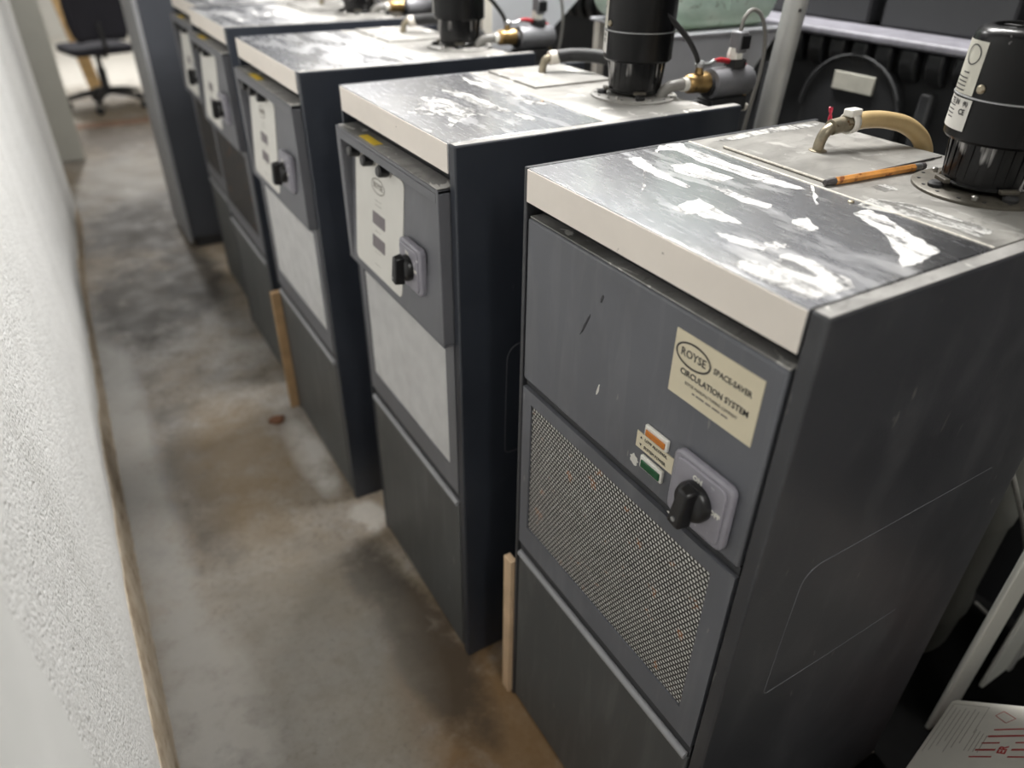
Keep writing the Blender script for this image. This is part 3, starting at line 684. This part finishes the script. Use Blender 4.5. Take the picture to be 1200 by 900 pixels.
# ---- the units with sloped consoles
def console_unit(loc, Wd, label, steel, dust, web, back, side='paint_navy', valve=True, detail=True):
    u = thing('circulation_unit', label, 'machine', loc, 'circulation cabinets')
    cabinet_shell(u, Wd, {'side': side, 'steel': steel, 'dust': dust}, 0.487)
    front_low(u, Wd, 'paint_b', web, back, 'paint_low')
    e = 0.018; zt0, zb = 1.034, 0.778
    # console hood: two cheeks, top, sloping panel
    for (ya, yb, nm) in ((0.0025, 0.010, 'console_cheek'), (Wd - 0.022, Wd - 0.0025, 'console_cheek')):
        MB().prism([(-e, zt0), (-e + 0.001, zb), (0.022, zb), (0.022, zt0)], 'y', ya, yb).build(nm, 'paint_b', u, bevel=0.0015)
    hood = MB().box(-e, 0.022, 0.0025, Wd - 0.0025, zt0 - 0.006, zt0).build('console_hood', 'paint_b', u, bevel=0.0015)
    MB().box(-e, -e + 0.003, 0.010, Wd - 0.022, zt0 - 0.020, zt0 - 0.006).build('hood_flange', 'paint_b', hood)
    MB().box(-e + 0.003, 0.02, 0.008, Wd - 0.008, zt0, zt0 + 0.0012).build('hood_dirt', 'dust_ledge', hood)
    MB().box(-e + 0.008, -e + 0.024, Wd * 0.60, Wd * 0.76, zt0 + 0.0013, zt0 + 0.0022).build('hood_sticker', 'sticker_yellow', hood)
    xt = 0.006; xb = -e + 0.0015                                       # panel: top set back, bottom flush
    ya, yb = 0.010, Wd - 0.022; zp = zt0 - 0.006
    MB().hexa([(xb, ya, zb), (0.02, ya, zb), (0.02, yb, zb), (xb, yb, zb), (xt, ya, zp), (0.02, ya, zp), (0.02, yb, zp), (xt, yb, zp)]).build('console_panel', 'paint_b', u)
    MB().box(-e + 0.001, 0.02, 0.0025, Wd - 0.0025, zb - 0.004, zb).build('console_sill', 'paint_b', u)
    slope = math.atan2(xt - xb, zp - zb)
    def on(y, z, off=0.0): return Matrix.Translation((xb + (xt - xb) * (z - zb) / (zp - zb) - off, y, z)) @ Matrix.Rotation(slope, 4, 'Y') @ FACE
    def slab(name, mat, y0, y1, z0, z1, th, par, off=0.0, r=0.006):
        F = on((y0 + y1) / 2, (z0 + z1) / 2, off); hw, hh = (y1 - y0) / 2, (z1 - z0) / 2
        return MB().prism(rrect(-hw, hw, -hh, hh, min(r, hw * 0.8, hh * 0.8), 4), 'z', 0.0, th).build(name, mat, par, matrix=F)
    lab = slab('control_label', 'paper_white', Wd - 0.265, Wd - 0.045, 0.790, 0.997, 0.0015, u, 0.0, 0.012)
    if detail:
        m = MB(); F = on(Wd - 0.155, 0.958, 0.0018); ellipse_ring(m, F, 0.03, 0.014, 0.0018); text_mb(m, 'ROYSE', 0.014, F, 'CENTER', 0.0001)
        for z in (0.932, 0.924): text_mb(m, '- -- - -- --', 0.0075, on(Wd - 0.155, z, 0.0018), 'CENTER')
        for z in (0.876, 0.836, 0.812): text_mb(m, '- - - - - -', 0.008, on(Wd - 0.155, z, 0.0018), 'CENTER')
        m.build('label_lettering', 'ink_soft', lab)['kind'] = 'stuff'
    for z in (0.886, 0.842): slab('display_window', 'display', Wd - 0.187, Wd - 0.13, z, z + 0.023, 0.0022, lab, 0.0, 0.002)
    for k, yk in enumerate((Wd - 0.068, Wd - 0.133, Wd - 0.205)):
        F = on(yk, 0.999)
        b = MB().lathe((0, 0, 0), [(0.011, 0), (0.011, 0.004), (0.0085, 0.005), (0.0085, 0.007)], 16).build('push_button_collar', 'zinc', u, smooth=True, matrix=F)
        MB().lathe((0, 0, 0), [(0.0095, 0.005), (0.0105, 0.009), (0.0105, 0.021), (0.008, 0.024)], 16).build('push_button', 'black_gloss', b, smooth=True, matrix=F)
    isolator(u, 0.117, 0.873, xb + (xt - xb) * (0.873 - zb) / (zp - zb) + 0.002, 0.082, 0.15, 0.014)
    lid = MB().box(0.300, 0.470, 0.248, Wd - 0.012, H - 0.001, H + 0.004).build('inspection_lid', dust, u, bevel=0.0012)
    ex, ey = 0.386, 0.358
    MB().tube([(ex, ey, H), (ex + 0.001, ey, H + 0.014), (ex + 0.006, ey - 0.001, H + 0.026), (ex + 0.018, ey - 0.003, H + 0.030), (ex + 0.03, ey - 0.005, H + 0.031)], 0.0075, 12, res=4).build('pipe_elbow', 'zinc_old', u, smooth=True)
    MB().tube([(ex + 0.014, ey - 0.002, H + 0.029), (ex + 0.034, ey - 0.006, H + 0.031)], 0.013, 14).build('hose_clamp', 'post_white', u, smooth=True)
    MB().tube([(ex + 0.028, ey - 0.005, H + 0.031), (ex + 0.06, ey - 0.02, H + 0.034), (ex + 0.095, ey - 0.06, H + 0.034), (ex + 0.125, ey - 0.11, H + 0.026), (ex + 0.150, ey - 0.135, H + 0.004), (ex + 0.166, ey - 0.145, H - 0.05), (ex + 0.17, ey - 0.15, H - 0.3)], 0.0125, 14, res=6).build('coolant_hose', 'black_rubber', u, smooth=True)
    motor(u, 0.426, 0.124, H, dust)
    if valve: valve_set(u, 0.07, H)
    return u
uB = console_unit((-0.0376, 0.5906, 0), 0.435, 'dark grey cabinet with sloped control console, next to the cabinet with cream nameplate', 'steel_b', 'dust_b', 'mesh_web_light', 'fin_grey')
uC = console_unit((-0.0691, 1.1917, 0), 0.483, 'console cabinet beside the brown wood plank, second from the cabinet with cream nameplate', 'steel_c', 'dust_b', 'mesh_web_light', 'fin_grey')
uD = console_unit((-0.0555, 1.8667, 0), 0.472, 'console cabinet with dark intake, third from the cabinet with cream nameplate', 'steel_d', 'dust_b', 'mesh_web', 'paint_dark', detail=False)
uE = console_unit((-0.025, 2.385, 0), 0.46, 'console cabinet standing next to the tall dark locker', 'steel_d', 'dust_b', 'mesh_web', 'paint_dark', detail=False, valve=False)

def pix(u, v, axis, val):           # photo pixel -> point on the plane axis = val
    d = RIGHT * ((u - 600) / 852.55) + DOWN * ((v - 450) / 852.55) + FWD
    return CAM + d * ((val - CAM[axis]) / d[axis])
def ragged(poly, amp, n=5):
    out = []
    for i, p in enumerate(poly):
        q = poly[(i + 1) % len(poly)]
        for k in range(n):
            t = k / n; e = (q - p); nn = Vector((-e.y, e.x, 0)); nn = nn / max(nn.length, 1e-6)
            out.append(p + e * t + nn * random.uniform(-amp, amp) * (1 if k else 0.4))
    return out
def residue(u, polys, sc, off, mat='residue', amp=0.0022, h=0.0003, zz=H):
    for poly in polys:
        pts = [pix(x / sc + off[0], y / sc + off[1], 2, zz) - u.location for x, y in poly]
        pts = ragged(pts, amp)
        if sum(a.x * b.y - b.x * a.y for a, b in zip(pts, pts[1:] + pts[:1])) < 0: pts.reverse()
        MB().prism([(p.x, p.y) for p in pts], 'z', zz, zz + h).build('dried_residue', mat, u)
def mk_residue(name, rgb, lo, seed):
    m = MatB(name, 0.38); m.col(srgb(*rgb))
    a = m.noise(1.0, 6, 0.68, 1.4, scale=(46, 15, 1), loc=(seed, seed, 0), rot=(0, 0, 0.15)); b = m.noise(220, 3, 0.6)
    k = m.math('ADD', m.math('MULTIPLY', a, 0.8), m.math('MULTIPLY', b, 0.2))
    m.set('Alpha', m.ramp(k, [(lo, 0.12), (lo + 0.10, 0.95)])); m.bump(a, 0.2, 0.0006); MATS[name] = m.m
mk_residue('residue', (236, 235, 234), 0.40, 0.7)
mk_residue('residue_b', (222, 221, 219), 0.46, 5.1)
mk_residue('residue_grey', (206, 205, 202), 0.44, 2.7)
residue(uA, [[(275, 160), (300, 158), (330, 180), (420, 228), (408, 230), (320, 195), (284, 174)],
             [(330, 150), (345, 132), (395, 125), (410, 135), (450, 150), (560, 190), (640, 215), (690, 235), (640, 230), (540, 203), (430, 165), (385, 143), (350, 142)],
             [(375, 177), (420, 172), (470, 192), (520, 208), (490, 216), (430, 207), (380, 192)],
             [(455, 222), (480, 225), (545, 250), (610, 270), (600, 280), (540, 264)],
             [(395, 268), (440, 255), (490, 285), (540, 315), (500, 310), (455, 302), (430, 290), (404, 292), (375, 280)],
             [(655, 308), (690, 300), (720, 325), (700, 333), (670, 325)],
             [(510, 408), (560, 400), (600, 415), (640, 385), (690, 392), (740, 420), (800, 452), (800, 465), (720, 488), (690, 492), (620, 462), (560, 435)],
             [(475, 335), (520, 343), (600, 370), (590, 378), (520, 360)],
             [(590, 360), (625, 358), (650, 368), (620, 376)],
             [(835, 282), (880, 300), (930, 335), (1005, 380), (960, 405), (915, 418), (903, 380), (870, 338), (820, 305), (800, 290)],
             [(310, 190), (316, 190), (308, 235), (303, 235)], [(700, 225), (706, 225), (718, 268), (712, 270)]], 2.0, (600, 105))
residue(uA, [[(560, 98), (640, 85), (720, 79), (712, 86), (660, 94), (590, 104), (520, 118), (470, 122)], [(620, 141), (660, 136), (690, 140), (640, 150)],
             [(800, 272), (840, 255), (930, 268), (985, 282), (1040, 300), (1130, 332), (1095, 346), (1010, 318), (960, 302), (880, 288)],
             [(840, 228), (880, 222), (905, 236), (870, 240)]], 2.0, (600, 105), 'residue_grey')
residue(uB, [[(320, 60), (350, 55), (440, 68), (520, 105), (560, 118), (500, 118), (470, 130), (440, 155), (425, 150), (430, 120), (360, 115), (290, 108), (330, 92)],
             [(390, 20), (430, 22), (560, 70), (640, 105), (600, 108), (520, 80), (430, 48)],
             [(470, -10), (520, -8), (600, 22), (700, 60), (760, 80), (720, 82), (690, 78), (620, 50), (560, 30), (500, 12)],
             [(620, 100), (700, 118), (730, 138), (680, 130)], [(560, 190), (610, 183), (640, 190), (600, 196)]], 2.847, (375, 94), 'residue_b', 0.004)

# ---- wood strips
o = MB().box(-0.008, 0.006, 0.4515, 0.4755, 0.0, 0.385).build('wood_strip', 'wood_strip', bevel=0.0015); tag(o, 'pale wood strip standing on edge beside the cabinet with cream nameplate', 'plank')
o = MB().box(-0.094, -0.03, 1.6885, 1.708, 0.0, 0.41).build('wood_plank', 'plank_tan', bevel=0.0015); tag(o, 'brown wood plank standing between two console cabinets', 'plank')

# ------------------------------------------------------------------ tall locker beyond the row
t = thing('tall_locker', 'tall dark locker with pale front edge at the end of the row', 'locker', (-0.109, 3.2, 0))
MB().box(0.004, 0.62, 0, 0.42, 0.05, 1.95).build('body', 'locker_dark', t, bevel=0.004)
MB().box(-0.014, 0.004, 0.0, 0.42, 0.03, 1.95).build('door', 'paint_rim', t, bevel=0.003)
MB().box(0.02, 0.6, 0.02, 0.40, 0.0, 0.05).build('plinth', 'paint_dark', t)

# ------------------------------------------------------------------ tank, stands, pole, press
def stand(loc, label, w0, w1, ztop, slopex, leg_rear, zlow=0.55):
    s = thing('steel_stand', label, 'stand', loc, 'steel stands behind the cabinets')
    # sheet with its right edge cut on the slant
    (xa, za), (xb_, zb_) = slopex
    k = (xb_ - xa) / (zb_ - za)
    zlow = max(zlow, za + (w0 + 0.02 - xa) / k)
    xlow = xa + k * (zlow - za); xtop = xa + k * (ztop - za)
    MB().prism([(w0, zlow), (max(xlow, w0 + 0.02), zlow), (xtop, ztop), (w0, ztop)], 'y', -0.004, 0.0).build('side_sheet', 'sheet_grey', s)
    MB().box(w0 - 0.028, w0, -0.02, 0.005, 0.0, ztop).build('leg', 'post_white', s, bevel=0.002)
    MB().box(w1 - 0.028, w1, leg_rear - 0.02, leg_rear, 0.0, ztop).build('leg', 'post_white', s, bevel=0.002)
    MB().box(w0 + 0.095, w0 + 0.118, leg_rear - 0.02, leg_rear, 0.0, ztop).build('leg', 'post_white', s, bevel=0.002)
    MB().box(w1 - 0.028, w1, -0.02, 0.005, 0.0, ztop).build('leg', 'post_white', s, bevel=0.002) if w1 < 0.7 else None
    MB().prism([(w0 - 0.03, -0.022), (xtop, -0.022), (xtop, leg_rear + 0.005), (w0 + 0.085, leg_rear + 0.005), (w0 + 0.06, 0.02), (w0 - 0.03, 0.02)], 'z', ztop, ztop + 0.006).build('shelf_plate', 'sheet_grey', s, bevel=0.002)
    return s
stand((0, 0.9, 0), 'grey steel stand carrying the pale green tank', 0.551, 0.86, 1.157, ((0.854, 1.045), (0.927, 1.137)), 0.29)
stand((0, 1.47, 0), 'grey steel stand with slanted sheet behind the second console cabinet', 0.52, 0.86, 1.42, ((0.70, 1.09), (0.80, 1.175)), 0.34, 0.7)
m = MB()
def tank_ring(y, inset):
    return [(x, y, z) for x, z in rrect(0.625 + inset, 0.935 - inset, 1.1635 + inset, 1.5 - inset, 0.055 - inset * 0.3, 6)]
ys = [(0.90, 0.022), (0.904, 0.010), (0.914, 0.002), (0.925, 0.0), (1.165, 0.0), (1.175, 0.002), (1.185, 0.010), (1.19, 0.022)]
rings = [tank_ring(y, i) for y, i in ys]; nr = len(rings[0]); vs = [p for r in rings for p in r]; fs = [tuple(range(nr)), tuple((len(rings) - 1) * nr + i for i in range(nr))[::-1]]
for k in range(len(rings) - 1):
    for i in range(nr): fs.append((k * nr + i, (k + 1) * nr + i, (k + 1) * nr + (i + 1) % nr, k * nr + (i + 1) % nr))
m.add(vs, fs)
tk = thing('plastic_tank', 'pale green plastic tank stained at the bottom, on a steel stand', 'tank', (0, 0, 0))
MB_t = m.build('tank_body', 'tank_green', tk, smooth=True)
MB().lathe((0.78, 1.08, 1.497), [(0.035, 0), (0.035, 0.03), (0.03, 0.034)], 20).build('tank_cap', 'white_plastic', tk, smooth=True)
MB().box(0.775, 0.783, 0.8965, 0.902, 1.20, 1.46).build('sight_strip', 'tank_green', tk, bevel=0.002)

# bare upright pole between the cabinets and the press
p0 = Vector((0.713, 0.70, 0.0)); p1 = Vector((0.765, 0.70, 1.55))
pl = thing('upright_pole', 'bare grey metal pole rising behind the cabinets', 'pole', (0, 0, 0))
def bar(a, b, w, d):
    a, b = Vector(a), Vector(b)
    return [a + Vector(q) for q in ((-w, -d, 0), (w, -d, 0), (w, d, 0), (-w, d, 0))] + [b + Vector(q) for q in ((-w, -d, 0), (w, -d, 0), (w, d, 0), (-w, d, 0))]
MB().tube([Vector((0.700, 0.70, 0.0)), Vector((0.726, 0.70, 1.02)), Vector((0.7435, 0.70, 1.24)), Vector((0.765, 0.70, 1.55))], 0.0215, 20).build('shaft', 'post_grey', pl, smooth=True)
MB().lathe((0.700, 0.70, 0.0), [(0.06, 0), (0.06, 0.006), (0.03, 0.012)], 20).build('foot_plate', 'post_grey', pl, smooth=True)
R = Matrix.Translation((0.732, 0.679, 1.223))
MB().lathe((0, 0, 0), [(0.003, -0.0), (0.003, -0.002)], 8, 'y').build('bolt_hole', 'graphite', pl, matrix=R)

pr = thing('press_housing', 'black ribbed press housing with dusty ledge and small cream plate', 'machine', (1.1, 0, 0))
MB().box(0.004, 1.1, -0.9, 2.35, 0.0, 1.10).build('body', 'press_black', pr)
MB().box(-0.035, 0.10, -0.9, 2.35, 1.138, 1.156).build('ledge', 'press_ledge', pr, bevel=0.006, seg=3)
MB().box(0.0, 0.10, -0.9, 2.35, 1.10, 1.138).build('ledge_web', 'press_black', pr)
for i in range(52):
    y = -0.86 + 0.06 * i
    m = MB().prism([(-0.028, 1.137), (0.004, 1.137), (0.004, 1.075), (-0.006, 1.07), (-0.020, 1.085), (-0.030, 1.112)], 'y', y, y + 0.036)
    m.build('ledge_bracket', 'press_black', pr, bevel=0.006, seg=3)
for i, (ya, yb) in enumerate(((-0.88, -0.2), (-0.17, 0.49), (0.53, 0.825), (0.86, 1.5), (1.54, 2.3))):
    MB().box(0.09, 0.16, ya, yb, 1.157, 1.95).build('upper_panel', 'press_panel', pr, bevel=0.006)
MB().box(0.14, 0.9, -0.88, 2.3, 1.10, 1.9).build('upper_core', 'press_black', pr)
# arched cover with plate
ac = MB(); pts = [(0.905, 0.80)] + [(0.775 + 0.13 * math.cos(math.radians(a)), 0.985 + 0.125 * math.sin(math.radians(a))) for a in range(0, 181, 12)] + [(0.645, 0.80)]
ac.prism([(y, z) for y, z in pts], 'x', -0.022, 0.005); cover = ac.build('arched_cover', 'press_black', pr, bevel=0.004)
m = MB().tube([(-0.026, y, z) for y, z in pts[1:-1]], 0.004, 8); m.build('cover_rim', 'press_panel', cover, smooth=True)
MB().box(-0.028, -0.022, 0.720, 0.826, 1.034, 1.072).build('small_plate', 'plate_dull', cover, bevel=0.001)
for (y, w) in ((0.60, 0.03), (0.45, 0.04), (1.02, 0.05), (1.18, 0.03), (0.2, 0.04)):
    MB().box(-0.018, 0.006, y - w / 2, y + w / 2, 0.15, 1.06).build('vertical_rib', 'press_panel', pr, bevel=0.006)

# ------------------------------------------------------------------ behind and beside the near cabinet
rk = thing('steel_rack', 'pale grey steel rack uprights beside the white carton', 'rack', (0, 0, 0))
for (xa, xb_) in ((0.675, 0.765), (0.86, 1.08)):
    MB().box(xa, xb_, -0.05, -0.040, 0.006, 0.95).build('upright', 'rack_grey', rk, bevel=0.003)
MB().box(0.95, 0.965, -0.056, -0.05, 0.006, 0.95).build('rail', 'post_grey', rk, bevel=0.002)
MB().box(0.675, 1.08, -0.052, -0.018, 0.95, 0.99).build('top_rail', 'rack_grey', rk, bevel=0.003)
dr = thing('drum', 'dim grey plastic drum standing behind the cabinet with nameplate', 'drum', (0.86, 0.22, 0.006))
MB().lathe((0, 0, 0), [(0.14, 0), (0.165, 0.02), (0.17, 0.1), (0.175, 0.12), (0.175, 0.14), (0.17, 0.16), (0.17, 0.36), (0.175, 0.38), (0.175, 0.40), (0.17, 0.42), (0.165, 0.52), (0.15, 0.56), (0.14, 0.565)], 40).build('drum_body', 'drum_grey', dr, smooth=True)
MB().lathe((0.06, 0, 0.56), [(0.03, 0), (0.03, 0.02), (0.025, 0.025)], 16).build('drum_bung', 'black_rubber', dr, smooth=True)
o = MB().tube([pix(1176, 500, 1, 0.02), pix(1184, 545, 1, 0.02), pix(1192, 580, 1, 0.02), pix(1200, 620, 1, 0.02), Vector((0.97, 0.02, 0.26)), Vector((1.045, 0.022, 0.10)), Vector((1.06, 0.03, 0.012)), Vector((1.065, 0.09, 0.012))], 0.0045, 10, res=6).build('drain_hose', 'grey_hose', smooth=True)
tag(o, 'thin grey hose hanging behind the cabinet with nameplate', 'hose')
o = MB().prism([(0.12, -1.1), (1.103, -1.1), (1.103, 2.3), (0.547, 2.3), (0.547, -0.022), (0.12, -0.022)], 'z', 0.0, 0.006).build('shade_mat', 'shade_black'); tag(o, 'added black mat standing in for floor shade between the cabinets and the press', 'mat')  # added dark sheet, stands in for shade on the gap floor
# cartons
o = thing('carton', 'plain brown carton under the white leaning carton', 'carton', (0.48, -0.31, 0.006))
MB().box(0.0, 0.30, -0.16, 0.145, 0.0, 0.217).build('body', 'carton_brown', o, bevel=0.003)
MB().box(-0.001, 0.301, -0.03, 0.01, 0.2165, 0.218).build('tape', 'wood_strip', o)
n_ = Vector((-0.144, 0.679, 0.72)).normalized(); a_ = Vector((-0.983, -0.183, -0.025)); a_ = (a_ - n_ * a_.dot(n_)).normalized(); b_ = a_.cross(n_)
if b_.z < 0: b_ = -b_
PC = Vector((0.51, -0.097, 0.3))
F = Matrix((a_, b_, a_.cross(b_))).transposed().to_4x4(); 
if a_.cross(b_).dot(n_) < 0: F = Matrix((a_, b_, -a_.cross(b_))).transposed().to_4x4()
F.translation = PC
ct = thing('carton', 'white printed carton with red stripes leaning beside the rack', 'carton', tuple(PC))
F0 = F.copy(); F0.translation = (0, 0, 0)
MB().prism(rrect(0, 0.34, 0, 0.26, 0.008, 3), 'z', -0.10, 0.0).build('body', 'carton_white', ct, bevel=0.002, matrix=F0)
def cbar(mb, x0, y0, x1, y1, w):
    a = Vector((x0, y0, 0.0004)); b = Vector((x1, y1, 0.0004)); t = (b - a).normalized(); nn = Vector((-t.y, t.x, 0)) * w / 2
    mb.add([F0 @ p for p in (a - nn, b - nn, b + nn, a + nn)], [(0, 1, 2, 3)])
g = MB()
for i in range(6): cbar(g, 0.02 + (0.005 if i % 2 else 0), 0.016 + 0.0075 * i, 0.125 - 0.012 * (i % 3), 0.016 + 0.0075 * i, 0.0012)
for (x0, y0, x1, y1) in ((0.012, 0.008, 0.012, 0.064), (0.012, 0.064, 0.075, 0.064), (0.012, 0.008, 0.13, 0.008)): cbar(g, x0, y0, x1, y1, 0.001)
for i in range(4): cbar(g, 0.065 + 0.004 * i, 0.066 + 0.0065 * i, 0.115, 0.066 + 0.0065 * i, 0.0011)
g.build('carton_print', 'ink_pale', ct)
g = MB()
for i in range(5): cbar(g, 0.062 + 0.016 * i, 0.090 - 0.003 * i, 0.034 + 0.016 * i, 0.20, 0.0030 + 0.001 * (i % 2))
c = [(0.018, 0.088), (0.030, 0.080), (0.044, 0.100), (0.032, 0.110)]
for i in range(4): cbar(g, *c[i], *c[(i + 1) % 4], 0.0012)
TF = F0 @ Matrix.Translation((0.062, 0.118, 0.0012)) @ Matrix.Rotation(math.pi, 4, 'Z')
g.build('carton_stripes', 'ink_red', ct)
pt = MB().add([F0 @ Vector(p) for p in ((0.080, 0.108, 0.0008), (0.126, 0.108, 0.0008), (0.126, 0.128, 0.0008), (0.080, 0.128, 0.0008))], [(0, 1, 2, 3)]).build('carton_patch', 'carton_white', ct)
g = MB(); text_mb(g, 'ER', 0.016, F0 @ Matrix.Translation((0.103, 0.118, 0.0012)) @ Matrix.Rotation(math.pi, 4, 'Z'), 'CENTER', 0.0004)
g.build('patch_lettering', 'ink_red', pt)

# ------------------------------------------------------------------ the end of the aisle
ch = thing('office_chair', 'dark swivel office chair at the end of the aisle', 'chair', (-0.11, 6.5, 0), rz=0.25)
m = MB(); N = 10; vs = []
prof = [(0.50, 0.155), (0.54, 0.185), (0.62, 0.20), (0.74, 0.20), (0.86, 0.18), (0.92, 0.13)]
for (z, w) in prof:
    for i in range(N + 1):
        u = -1 + 2 * i / N; vs.append((w * u, -0.01 + 0.05 * (1 - u * u) + (z - 0.5) * 0.12, z))
fs = [(k * (N + 1) + i, k * (N + 1) + i + 1, (k + 1) * (N + 1) + i + 1, (k + 1) * (N + 1) + i) for k in range(len(prof) - 1) for i in range(N)]
b = m.add(vs, fs).build('backrest', 'chair_fabric', ch, smooth=True); md = b.modifiers.new('thick', 'SOLIDIFY'); md.thickness = 0.05; md.offset = 0
b.location = (0, -0.22, 0)
MB().prism(rrect(-0.23, 0.23, -0.22, 0.22, 0.08, 6), 'z', 0.40, 0.455).build('seat', 'chair_fabric', ch, bevel=0.02, seg=3)
MB().tube([(0, 0.05, 0.385), (0, -0.18, 0.39), (0, -0.235, 0.45), (0, -0.20, 0.62)], 0.018, 8).build('back_bar', 'chair_plastic', ch, smooth=True)
MB().lathe((0, 0, 0), [(0.035, 0.09), (0.03, 0.12), (0.03, 0.28), (0.02, 0.281), (0.02, 0.37), (0.07, 0.385), (0.08, 0.40)], 18).build('gas_column', 'chair_plastic', ch, smooth=True)
for k in range(5):
    a = math.radians(72 * k + 20); c, s = math.cos(a), math.sin(a)
    leg = MB().tube([(0.02 * c, 0.02 * s, 0.12), (0.16 * c, 0.16 * s, 0.105), (0.29 * c, 0.29 * s, 0.075)], [0.026, 0.022, 0.016], 10).build('base_leg', 'chair_plastic', ch, smooth=True)
    MB().lathe((0.29 * c, 0.29 * s - 0.02, 0.028), [(0.02, 0), (0.028, 0.006), (0.028, 0.034), (0.02, 0.04)], 16, 'y').build('caster', 'black_rubber', leg, smooth=True)
wb = MB().hexa([(-0.20, 7.06, 0), (-0.10, 7.06, 0), (-0.10, 7.09, 0), (-0.20, 7.09, 0), (-0.33, 7.30, 1.0), (-0.22, 7.30, 1.0), (-0.22, 7.33, 1.0), (-0.33, 7.33, 1.0)]).build('wood_board', 'wood_brown', bevel=0.003)
tag(wb, 'tan wood board propped up behind the office chair', 'board')
db = MB(); vs = []
pts = []
for i in range(12):
    a = 2 * math.pi * i / 12; pts.append((0.03 * random.uniform(0.6, 1.1) * math.cos(a), 0.022 * random.uniform(0.6, 1.1) * math.sin(a)))
db.prism(pts, 'z', 0.0, 0.012); o = db.build('rust_flake', 'debris_brown', bevel=0.004); o.location = (-0.155, 1.64, 0)
tag(o, 'small brown flake of debris on the floor by the wood plank', 'debris')

# ------------------------------------------------------------------ ceiling fixtures around the lamps
for i, (x, y, ax, ln, pw) in enumerate(LAMPS):
    names = ['over the gap behind the cabinet with cream nameplate', 'over the gap behind the console cabinets', 'over the aisle past the tall locker', 'over the office chair', 'over the press housing', 'over the start of the aisle']
    f = thing('ceiling_lamp', 'white fluorescent ceiling fixture ' + names[i], 'lamp', (x, y, LAMP_Z), 'fluorescent fixtures')
    MB().box(-0.11, 0.11, -ln / 2 - 0.03, ln / 2 + 0.03, 0.012, 0.08).build('housing', 'fixture_white', f, bevel=0.004)
    MB().box(-0.09, 0.09, -ln / 2, ln / 2, 0.0, 0.012).build('diffuser', 'lit_diffuser', f)
